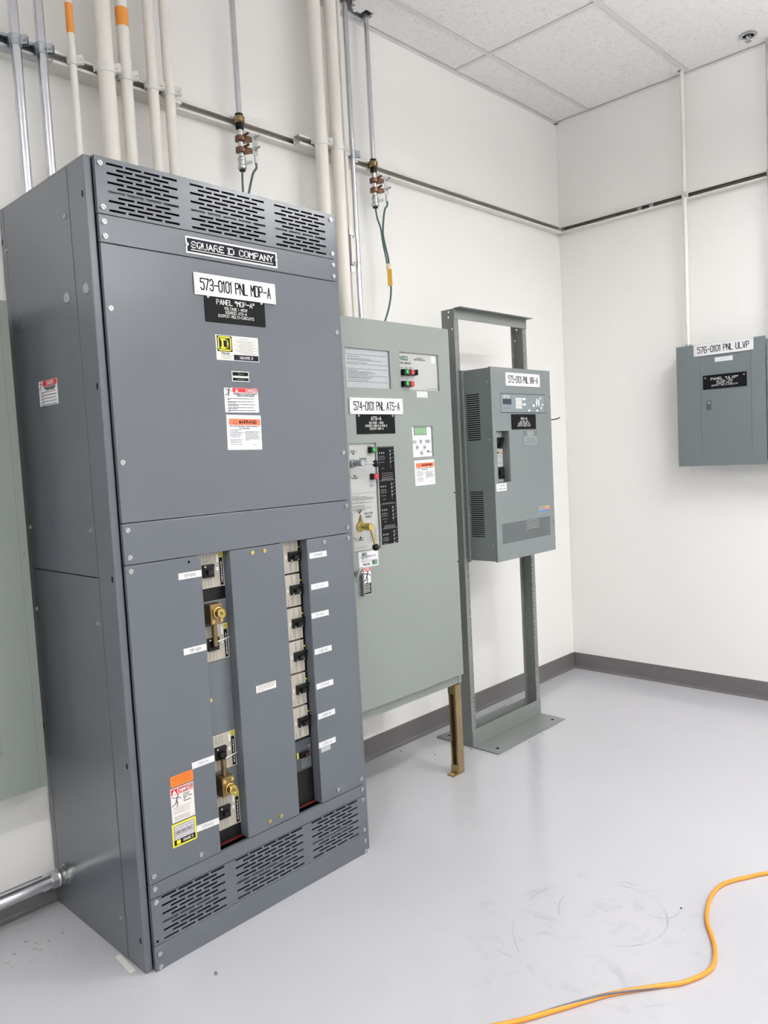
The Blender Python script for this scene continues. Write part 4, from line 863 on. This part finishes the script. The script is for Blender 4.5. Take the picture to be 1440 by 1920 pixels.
o, f, W_, H_ = sticker('maker_badge', inv, I, -1.1445, -1.032, 1.1395, 1.1755, mat('badge grey', L(146, 140, 134), 0.4), 0.0012, label='small badge with blue and orange stripes')
part('blue_stripe', MB().quad(f, -0.048, 0.052, -0.014, -0.006, 0.0003), M_blue, o); part('orange_stripe', MB().quad(f, 0.016, 0.052, 0.0, 0.008, 0.0003), M_orangep, o)
part('yellow_stripe', MB().quad(f, 0.012, 0.052, 0.009, 0.0115, 0.0003), M_yellow, o); part('lettering', MB().lines(f, -0.048, 0.014, 0.001, 0.006, word=0.03), M_inkl, o)
part('grille_backing', MB().box(I, gri[0]-0.004, gri[1]+0.004, gri[2]-0.004, gri[3]+0.004, -0.034, -0.030), M_ink, inv)  # dark sheet in place of the shade behind the grille
for k in range(5): part('grille_glint', MB().box(I, -1.248, -1.136, 1.112-0.0095*k-0.003, 1.112-0.0095*k, 0.0, 0.0006), M_inkl, inv)  # pale strips on the grille face, a reflection put in as colour
for v in (1.725, 1.085): part('screw_hole', MB().lathe(I.p(-0.996, v), I.N, [(0.0035, 0), (0.0035, 0.0004)], 10), M_hole, inv)
part('cable_tail', MB().tube([(-0.99, -0.40, 1.590), (-0.90, -0.40, 1.606), (-0.82, -0.385, 1.617), (-0.735, -0.378, 1.623), (-0.690, -0.372, 1.631)], 0.0035, 8), M_black, inv, label='black cable tail sticking out to the right')

# ------------------------------------------------------------------ panelboards on the walls
def wall_panel(name, lab, fr, u0, u1, v0, v1, depth, door, m, base):
    t = thing(name, lab, 'electrical panel', base)
    part('box', MB().box(fr, u0+0.012, u1-0.012, v0+0.012, v1-0.012, -depth+0.001, -0.004), m, t)
    part('trim_cover', MB().holed(fr, u0, u1, v0, v1, -0.006, 0, [door]), m, t)
    g = 0.0012
    d = part('door', MB().box(fr, door[0]+g, door[1]-g, door[2]+g, door[3]-g, -0.0055, -0.0004), m, t)
    return t, d
PW = west(-0.150)
ul, dr = wall_panel('panelboard', 'dark grey wall panel with a white sign on the right wall', PW, 0.807, 1.280, 1.3225, 1.992, 0.150, (0.940, 1.206, 1.388, 1.924), M_ulvp, (-0.075, -1.04, 1.3225))
l_ = part('door_latch', MB().box(PW, 0.974, 0.996, 1.629, 1.682, 0, 0.0025).box(PW, 0.978, 0.992, 1.632, 1.650, 0.0025, 0.006), mat('latch grey', L(84, 90, 93), 0.4), dr, 0.0006)
part('latch_lock', MB().lathe(PW.p(0.985, 1.667, 0.0025), PW.N, [(0.0065, 0), (0.0065, 0.002), (0.005, 0.003)], 14), M_zinc, dr)
wall_sign(ul, PW, 0.9065, 1.221, 1.927, 1.9905, '576-0101 PNL ULVP')
o, f, W_, H_ = sticker('label_tape', ul, PW, 1.0195, 1.1145, 1.8865, 1.9105, M_paper, 0.0006, label='white tape label reading ULVP'); part('lettering', MB().text(f, 'ULVP', 0, 0, 0.0085, 0.034, 0.1), M_inkl, o)
black_plate(ul, PW, 0.9535, 1.1845, 1.7415, 1.818, ['PANEL "ULVP"', 'VOLTAGE : 120V', 'SOURCE: INV-A', 'OUTPUT: MULTI-CIRCUITS'])
nb, dr2 = wall_panel('panelboard', 'dark grey wall panel at the right edge, beside the one with a sign', PW, 1.284, 1.790, 1.3225, 1.975, 0.150, (1.40, 1.69, 1.39, 1.91), M_ulvp, (-0.075, -1.54, 1.3225))
LW = front(-0.150)
lp, dl = wall_panel('panelboard', 'greenish grey wall panel left of the switchboard', LW, -4.06, -3.5275, 0.4650, 2.0075, 0.148, (-3.95, -3.659, 0.606, 1.87), M_lpan, (-3.79, -0.075, 0.465))
part('trim_seam', MB().box(LW, -3.5525, -3.5515, 0.4655, 2.007, 0, 0.0003), M_inkg, lp)
part('latch_slot', MB().box(LW, -3.543, -3.538, 1.219, 1.221, 0, 0.0004), M_hole, lp)

# ------------------------------------------------------------------ struts and conduits
def strut(name, lab, fr, u0, u1, z0, n0, m, group):
    """C-channel, open side out"""
    z1 = z0+0.0413; n1 = n0+0.0413; t = 0.0026
    b = MB().box(fr, u0, u1, z0, z1, n0, n0+t).box(fr, u0, u1, z0, z0+t, n0+t, n1).box(fr, u0, u1, z1-t, z1, n0+t, n1)
    for za, zb in ((z0+t, z0+0.0095), (z1-0.0095, z1-t)): b.box(fr, u0, u1, za, zb, n1-t, n1)
    for za, zb in ((z0+0.0068, z0+0.0095), (z1-0.0095, z1-0.0068)): b.box(fr, u0, u1, za, zb, n1-0.009, n1-t)
    o = solo(name, b, m, lab, 'strut', fr.p((u0+u1)/2, z0, n0), group, 0.0006)
    part('unpainted_inside', MB().box(fr, u0+0.0005, u1-0.0005, z0+t+0.0001, z1-t-0.0001, n0+t+0.0001, n0+t+0.0006).box(fr, u0+0.0005, u1-0.0005, z0+t+0.0001, z0+t+0.0006, n0+t+0.0006, n1-0.010).box(fr, u0+0.0005, u1-0.0005, z1-t-0.0006, z1-t-0.0001, n0+t+0.0006, n1-0.010), M_inside_lit if m is M_strut and fr.U.x > 0.5 else M_inside_shaded, o)  # liner tone: lit on white equipment-wall struts, bare and shaded on the others
    return o
GS = 'strut channels on the walls'
ZS = 2.819
strut('strut_channel', 'long white strut channel running along the equipment wall', front(0), -4.6, -0.0025, ZS, 0.001, M_strut, GS)
strut('strut_channel', 'white strut channel running along the right wall', west(0), 0.044, 3.0, ZS, 0.001, M_strut, GS)
strut('strut_channel', 'bare galvanised strut piece behind the two silver conduits', front(0), -3.80, -3.292, ZS, 0.0424, M_gal, GS)
strut('strut_channel', 'short white strut piece behind five white conduits above the switchboard', front(0), -3.290, -2.806, ZS, 0.0424, M_strut, GS)
strut('strut_channel', 'short white strut piece behind two thick white conduits', front(0), -2.232, -1.885, ZS, 0.0424, M_strut, GS)
cp = solo('corner_plate', MB().box(west(-0.001), 0.006, 0.040, ZS-0.002, ZS+0.043, 0.0414, 0.0445).box(front(-0.001), -0.0415, -0.008, ZS-0.004, ZS-0.0005, 0.006, 0.040), M_strut, 'small white corner plate joining the two struts', 'bracket', (-0.03, -0.03, ZS))
for v in (0.012, 0.030): screw(cp, west(-0.0455), 0.023, ZS+v, 0.006, M_strut, 'bolt')
for y in (0.561, 0.633): solo('strut_nut', MB().box(west(-0.028), y-0.012, y+0.012, ZS+0.011, ZS+0.030, 0, 0.008), M_gal, 'spring nut left in the right wall strut, %s' % ('nearer the corner' if y < 0.6 else 'nearer the conduit'), 'nut', (-0.03, -y, ZS), 'spring nuts in the strut')

def clamp(t, x, y, r, m, z=ZS+0.0206, name='pipe_clamp', back=-0.0837, axis='y', bolt=None, ear=0.021, bh=0.013):
    """strut strap: band around the pipe, legs into the channel, ear with a bolt"""
    w_ = 0.032; n = 20; b = MB(); ro, ri = r+0.0034, r+0.0002
    for rad, inv_ in ((ro, False), (ri, True)):
        P = [Vector((x+rad*math.cos(2*math.pi*k/n), y+rad*math.sin(2*math.pi*k/n), zz)) for zz in (z-w_/2, z+w_/2) for k in range(n)]
        b.add(P, [(k, (k+1) % n, n+(k+1) % n, n+k) if not inv_ else (n+k, n+(k+1) % n, (k+1) % n, k) for k in range(n)], True)
    for zz, up in ((z-w_/2, False), (z+w_/2, True)):
        P = [Vector((x+q*math.cos(2*math.pi*k/n), y+q*math.sin(2*math.pi*k/n), zz)) for q in (ri, ro) for k in range(n)]
        b.add(P, [(k, n+k, n+(k+1) % n, (k+1) % n) if up else (k, (k+1) % n, n+(k+1) % n, n+k) for k in range(n)])
    # ears face the room, slightly to the right
    d = Vector((0.72, -0.69, 0)) if axis == 'y' else Vector((-0.83, -0.55, 0)); s = Vector((d.y, -d.x, 0))*-1
    c = Vector((x, y, 0)) + d*(ro-0.001)
    ef = Fr((c.x, c.y, z), d, (0, 0, 1), d.cross(Vector((0, 0, 1))))
    for q in (-1, 1): b.box(ef, 0, ear, -w_/2+0.002, w_/2-0.002, q*0.006-0.0012, q*0.006+0.0012)
    # legs to the channel
    for q in (-1, 1):
        if axis == 'y': b.box(WORLD, x+q*ro-0.0012, x+q*ro+0.0012, y, back, z-0.011, z+0.011)
        else: b.box(WORLD, x, back, y+q*ro-0.0012, y+q*ro+0.0012, z-0.011, z+0.011)
    o = part(name, b, m, t)
    q = ear*0.57
    part('clamp_bolt', MB().cyl(ef.p(q, 0, -bh), ef.p(q, 0, bh), 0.0032, 10).cyl(ef.p(q, 0, 0.0072), ef.p(q, 0, min(bh, 0.012)), 0.0065, 6).cyl(ef.p(q, 0, -min(bh, 0.011)), ef.p(q, 0, -0.0072), 0.0065, 6), bolt or m, o)
    return o
def conduit(lab, x, y, r, z0, z1, m, cm, group, clampback=-0.0837, tape=None, fit=None):
    t = thing('conduit', lab, 'conduit', (x, y, z0), group)
    part('pipe', MB().lathe((x, y, z0), (0, 0, 1), [(r, 0), (r, z1-z0)], 24), m, t)
    if clampback is not None: clamp(t, x, y, r, cm, back=clampback)
    if tape: part('tape_band', MB().lathe((x, y, tape[0]), (0, 0, 1), [(r+0.0006, 0), (r+0.0006, tape[1]-tape[0])], 24), M_tape, t, label='orange tape band')
    if fit: part('box_connector', MB().lathe((x, y, z0), (0, 0, 1), [(r+0.010, 0), (r+0.010, 0.008), (r+0.005, 0.009), (r+0.005, 0.030), (r, 0.031)], 24), fit, t)
    return t
GC = 'conduits rising from the switchboard'; ZT = HC-0.0005
conduit('leftmost bare silver conduit above the switchboard', -3.413, -0.0995, 0.0158, ZT, H, M_emt, M_gal, GC)
conduit('second bare silver conduit above the switchboard', -3.331, -0.0995, 0.0155, ZT, H, M_emt, M_gal, GC)
conduit('thinnest white conduit above the switchboard, with an orange tape band', -3.226, -0.0960, 0.0118, ZT, H, M_wpipe, M_strut, GC, tape=(2.925, 3.02), fit=M_strut)
conduit('thickest white conduit above the switchboard', -3.117, -0.1128, 0.0279, ZT, H, M_wpipe, M_strut, GC)
conduit('white conduit with a wide orange tape band above the switchboard', -3.040, -0.1060, 0.0212, ZT, H, M_wpipe, M_strut, GC, tape=(3.005, 3.067), fit=M_strut)
conduit('plain white conduit next to the taped one', -2.935, -0.1042, 0.0192, ZT, H, M_wpipe, M_strut, GC, fit=M_strut)
conduit('rightmost white conduit of the row above the switchboard', -2.868, -0.1042, 0.0192, ZT, H, M_wpipe, M_strut, GC)
GB = 'conduits behind the transfer switch'
conduit('thick white conduit just right of the switchboard', -2.135, -0.1130, 0.0280, 2.0045, H+0.2, M_wpipe, M_strut, GB)
conduit('second thick white conduit beside the thin ones', -2.040, -0.1130, 0.0280, 2.0045, H+0.2, M_wpipe, M_strut, GB)
conduit('thin bare silver conduit running down to the transfer switch', -1.930, -0.0960, 0.0118, 2.0045, H+0.2, M_emt, M_gal, GB)
t = thing('conduit', 'thin white conduit with an oval access fitting', 'conduit', (-1.974, -0.0960, 2.0045), GB)
part('pipe', MB().lathe((-1.974, -0.096, 2.0045), (0, 0, 1), [(0.0105, 0), (0.0105, 2.318-2.0045)], 20), M_wpipe, t)
part('upper_pipe', MB().lathe((-1.974, -0.096, 2.492), (0, 0, 1), [(0.0105, 0), (0.0105, H+0.2-2.492)], 20), M_wpipe, t)
clamp(t, -1.974, -0.096, 0.0105, M_strut, ear=0.009, bh=0.0085)
lb = part('access_fitting', MB().rrect(front(-0.096), -1.989, -1.959, 2.335, 2.475, 0.013, -0.016, 0.016), M_gal, t, 0.002)
part('fitting_cover', MB().rrect(front(-0.112), -1.988, -1.960, 2.338, 2.472, 0.013, 0.0, 0.005), M_strut, lb, 0.0015)
for v in (2.348, 2.462): screw(lb, front(-0.117), -1.974, v, 0.005)
for z0 in (2.310, 2.473): part('coupling', MB().lathe((-1.974, -0.096, z0), (0, 0, 1), [(0.0145, 0), (0.0145, 0.010), (0.013, 0.011), (0.013, 0.027)], 6, smooth=False), M_zinc, lb)
t = conduit('thin white conduit on the right wall above the signed panel', -0.0555, -0.8360, 0.0117, 1.9915-0.011, H+0.06, M_wpipe, M_strut, 'conduits on the right wall', None, fit=M_gal)
clamp(t, -0.0555, -0.836, 0.0117, M_strut, back=-0.0424, axis='x')
t = conduit('bare silver conduit at the right edge of the picture', -0.0555, -1.285, 0.0117, 1.975-0.0115, H, M_emt, M_gal, 'conduits on the right wall', None)
clamp(t, -0.0555, -1.285, 0.0117, M_gal, back=-0.0424, axis='x')
# horizontal conduit low on the left
t = thing('conduit', 'horizontal silver conduit low on the wall entering the switchboard side', 'conduit', (-3.475, -0.122, 0.137))
part('pipe', MB().cyl((-5.2, -0.122, 0.137), (-3.53, -0.122, 0.137), 0.0221, 28), M_emt, t)
part('compression_connector', MB().lathe((-3.536, -0.122, 0.137), (1, 0, 0), [(0.0235, 0), (0.029, 0.001), (0.029, 0.020)], 6, smooth=False).lathe((-3.516, -0.122, 0.137), (1, 0, 0), [(0.0265, 0), (0.0285, 0.006), (0.0265, 0.014), (0.0265, 0.022)], 24).lathe((-3.4945, -0.122, 0.137), (1, 0, 0), [(0.031, 0), (0.031, 0.010)], 8, smooth=False).lathe((-3.4845, -0.122, 0.137), (1, 0, 0), [(0.034, 0), (0.034, 0.0094)], 24), M_zinc, t)
solo('pipe_bracket', MB().box(WORLD, -3.522, -3.498, -0.020, -0.017, 0.055, 0.112).box(WORLD, -3.517, -3.503, -0.035, -0.020, 0.075, 0.09), M_strut, 'small white bracket under the horizontal conduit', 'bracket', (-3.51, -0.02, 0.055))

# ------------------------------------------------------------------ grounding conduits with bronze clamps
def ground(x, y, lab, wire, tag):
    t = thing('grounding_conduit', lab, 'conduit', (x, y, 2.64), 'grounding conduits with bronze clamps')
    r = 0.0118
    part('pipe', MB().lathe((x, y, 2.690), (0, 0, 1), [(r, 0), (r, H+(0.15 if tag else 0)-2.690)], 22), M_emt, t)
    c = part('brass_hanger', MB().lathe((x, y, 2.826), (0, 0, 1), [(r+0.005, 0), (r+0.010, 0.004), (r+0.010, 0.024), (r+0.005, 0.028)], 12).box(WORLD, x-0.009, x+0.009, y, -0.0424, 2.829, 2.851), M_brass, t)
    part('rubber_sleeve', MB().lathe((x, y, 2.800), (0, 0, 1), [(r+0.0015, 0), (r+0.0045, 0.004), (r+0.0045, 0.062), (r+0.0015, 0.064)], 18), M_black, t)
    sd = Vector((0.80, -0.60, 0))                                        # towards the lug
    for zc in (2.766, 2.722):
        p = Vector((x, y, zc))
        g = part('bronze_clamp', MB().lathe(p-Vector((0, 0, 0.013)), (0, 0, 1), [(r+0.004, 0), (r+0.010, 0.003), (r+0.010, 0.021), (r+0.004, 0.024)], 18), M_bronze, t)
        e = Fr(p, sd, (0, 0, 1), sd.cross(Vector((0, 0, 1))))
        part('clamp_jaw', MB().prism(e, [(0.008, -0.016), (0.046, -0.010), (0.046, 0.004), (0.008, 0.013)], -0.011, 0.011), M_bronze, g, 0.002)
        dn = Vector((0.35, -0.90, 0.26)).normalized()
        part('clamp_bolt', MB().cyl(p+dn*0.012-sd*0.010, p+dn*0.052-sd*0.010, 0.0048, 10).lathe(p+dn*0.014-sd*0.010, dn, [(0.013, 0), (0.013, 0.004)], 6, smooth=False), M_bronze, g)
        part('lug_bolt', MB().cyl(p+sd*0.048, p+sd*0.048+dn*0.034, 0.0045, 10).lathe(p+sd*0.048+dn*0.010, dn, [(0.011, 0), (0.011, 0.006)], 6, smooth=False), M_zinc, g)
    L0 = Vector((x, y, 2.744)) + sd*0.052 + Vector((0.0, -0.006, 0))
    lf = Fr(L0, sd, (0, 0, 1), sd.cross(Vector((0, 0, 1))))
    part('lug_plate', MB().box(lf, -0.010, 0.010, -0.045, 0.040, 0.0, 0.004).lathe(lf.p(0, -0.075, 0.002), (0, 0, 1), [(0.0062, 0), (0.0062, 0.028)], 12), M_zinc, t, 0.0006)
    part('end_connector', MB().lathe((x, y, 2.645), (0, 0, 1), [(0.013, 0), (0.018, 0.004), (0.018, 0.014), (0.0148, 0.018), (0.0148, 0.034), (0.0162, 0.036), (0.0162, 0.046), (0.013, 0.05)], 22).cyl((x+0.012, y-0.008, 2.672), (x+0.034, y-0.022, 2.677), 0.0055, 10), M_zinc, t)
    part('bushing', MB().lathe((x, y, 2.638), (0, 0, 1), [(0.0095, 0), (0.0125, 0.002), (0.0125, 0.009)], 18), M_black, t)
    s = lf.p(0, -0.072, 0.002)
    wa, wb = wire(Vector((x, y, 2.645)), s)
    part('ground_wire', MB().tube(smooth(wa), 0.0042, 10), M_wire, t); part('ground_wire', MB().tube(smooth(wb), 0.0048, 10), M_wire, t)
    return t
def smooth(pts, k=6):
    pts = [Vector(p) for p in pts]; out = []
    q = [pts[0]] + pts + [pts[-1]]
    for i in range(1, len(q)-2):
        for j in range(k):
            t = j/k; a, b, c, d = q[i-1], q[i], q[i+1], q[i+2]
            out.append(0.5*((2*b) + (c-a)*t + (2*a-5*b+4*c-d)*t*t + (3*b-a-3*c+d)*t*t*t))
    out.append(pts[-1]); return out
def wire1(c, s):
    a = [c, c+Vector((-0.003, 0, -0.05)), c+Vector((-0.006, -0.004, -0.12)), (-2.548, -0.090, 2.47), (-2.562, -0.13, 2.39), (-2.590, -0.17, 2.323)]
    b = [s, s+Vector((0.001, 0, -0.022)), s+Vector((-0.014, 0.008, -0.050)), c+Vector((0.010, -0.012, -0.115)), (-2.541, -0.094, 2.47), (-2.556, -0.14, 2.39), (-2.580, -0.18, 2.323)]
    return a, b
def wire2(c, s):
    a = [c, c+Vector((0.004, -0.004, -0.05)), c+Vector((0.016, -0.012, -0.10)), (-1.750, -0.090, 2.47), (-1.742, -0.098, 2.40), (-1.738, -0.10, 2.35)]
    b = [s, s+Vector((0.001, 0, -0.022)), s+Vector((-0.014, 0.006, -0.050)), c+Vector((0.022, -0.020, -0.115)), (-1.744, -0.096, 2.47), (-1.734, -0.104, 2.40), (-1.730, -0.106, 2.32), (-1.733, -0.11, 2.25), (-1.752, -0.112, 2.18), (-1.785, -0.113, 2.11), (-1.818, -0.115, 2.06), (-1.835, -0.117, 2.003)]
    return a, b
ground(-2.534, -0.0700, 'silver grounding conduit with bronze clamps above the switchboard', wire1, False)
g2 = ground(-1.769, -0.0700, 'silver grounding conduit with bronze clamps above the transfer switch', wire2, True)
part('tape_wrap', MB().lathe((-1.7345, -0.1015, 2.352), (0.03, -0.05, 1), [(0.011, 0), (0.0115, 0.026)], 14), M_tan, g2)
part('cable_tag', MB().box(Fr((-1.742, -0.116, 2.317), (0.74, -0.67, 0), (0, 0, 1), (-0.67, -0.74, 0)), -0.012, 0.010, -0.044, 0.034, 0, 0.0012), M_tag, g2, label='yellow cable tag')

# ------------------------------------------------------------------ sprinkler
sp = thing('sprinkler_head', 'recessed chrome fire sprinkler in a ceiling tile', 'sprinkler', (-0.163, -1.226, H))
part('escutcheon', MB().lathe((-0.163, -1.226, H+0.0014), (0, 0, -1), [(0.030, 0), (0.043, 0.0), (0.043, 0.002), (0.036, 0.006), (0.029, 0.006), (0.027, 0.0005)], 30, cap=False), M_zinc, sp)
part('cup', MB().lathe((-0.163, -1.226, H+0.0012), (0, 0, -1), [(0.030, 0), (0.030, 0.0008)], 24), M_hole, sp)
part('nozzle', MB().lathe((-0.163, -1.226, H+0.001), (0, 0, -1), [(0.014, 0), (0.014, 0.008), (0.006, 0.012), (0.004, 0.026)], 14), M_gal, sp)
part('frame_arm', MB().tube([(-0.177, -1.226, H-0.004), (-0.175, -1.226, H-0.018), (-0.165, -1.226, H-0.027), (-0.161, -1.226, H-0.027), (-0.151, -1.226, H-0.018), (-0.149, -1.226, H-0.004)], 0.0022, 8), M_gal, sp)
part('deflector', MB().lathe((-0.163, -1.226, H-0.028), (0, 0, -1), [(0.015, 0), (0.016, 0.0015)], 16), M_gal, sp)

# ------------------------------------------------------------------ extension cord
C_ = [(-3.42, -1.16), (-3.18, -1.37), (-2.9704, -1.5259), (-2.8392, -1.6024), (-2.7115, -1.6714), (-2.60, -1.755), (-2.5344, -1.8061), (-2.435, -1.838), (-2.3368, -1.8094), (-2.228, -1.745), (-2.123, -1.7116), (-2.047, -1.703), (-1.9837, -1.7136), (-1.905, -1.757), (-1.8415, -1.7979), (-1.60, -1.99), (-1.30, -2.20)]
cord = thing('extension_cord', 'orange extension cord lying in an S-bend on the grey floor', 'cord', (-2.35, -1.75, 0))
path = smooth([(x, y, 0.0063) for x, y in C_], 8)
part('jacket', MB().tube(path, 0.0063, 14), M_cord, cord)
gs = [p for p in path if -2.93 < p.x < -2.575]; n_ = len(gs); gp = []
for i, p in enumerate(gs):
    t_ = (gs[min(i+1, n_-1)]-gs[max(i-1, 0)]).normalized(); sdv = Vector((t_.y, -t_.x, 0)); a_ = math.radians(160 - 190*i/(n_-1))
    gp.append(p + sdv*math.cos(a_)*0.0050 + Vector((0, 0, 1))*math.sin(a_)*0.0050)
part('grey_stripe', MB().tube(gp, 0.003, 8, [0.0036*max(0.2, math.sin(math.pi*(i+0.5)/n_))**0.5 for i in range(n_)]), M_cordg, cord, label='grey stripe twisting round the cord')

# ------------------------------------------------------------------ crumbs on the floor
def crumb(x, y, s, lab, m=M_crumb, name='floor_crumb', cat='debris', grp='crumbs on the floor'):
    b = MB(); n = 6
    top = [(x+s*random.uniform(0.5, 1)*math.cos(k*1.047), y+s*random.uniform(0.5, 1)*math.sin(k*1.047)) for k in range(n)]
    P = [Vector((a, c, 0.0003)) for a, c in top] + [Vector((x+(a-x)*0.6, y+(c-y)*0.6, s*random.uniform(0.6, 1.0))) for a, c in top]
    b.add(P, [tuple(reversed(range(n))), tuple(range(n, 2*n))] + [(k, (k+1) % n, n+(k+1) % n, n+k) for k in range(n)])
    solo(name, b, m, lab, cat, (x, y, 0), grp)
crumb(-1.776, -0.060, 0.007, 'tan crumb on the floor near the baseboard behind the strut leg')
crumb(-1.553, -0.330, 0.009, 'tan crumb at the foot of the left rack post')
crumb(-1.713, -0.226, 0.006, 'flat pale crumb between strut leg and rack')
crumb(-1.175, -0.497, 0.006, 'tiny crumb in front of the middle of the rack base')
crumb(-1.300, -0.500, 0.005, 'tiny crumb in front of the rack base, left one')
crumb(-3.340, -0.768, 0.009, 'dark paint chip on the floor in front of the switchboard', M_inkg)
crumb(-2.205, -1.655, 0.004, 'black speck on the floor near the cord bend', M_ink)
solo('shim_strip', MB().box(WORLD.at(-3.490, -0.517).rot(-4), -0.008, 0.008, -0.052, 0.052, 0.0003, 0.003), M_cream, 'thin white shim lying beside the switchboard base', 'shim', (-3.49, -0.517, 0))
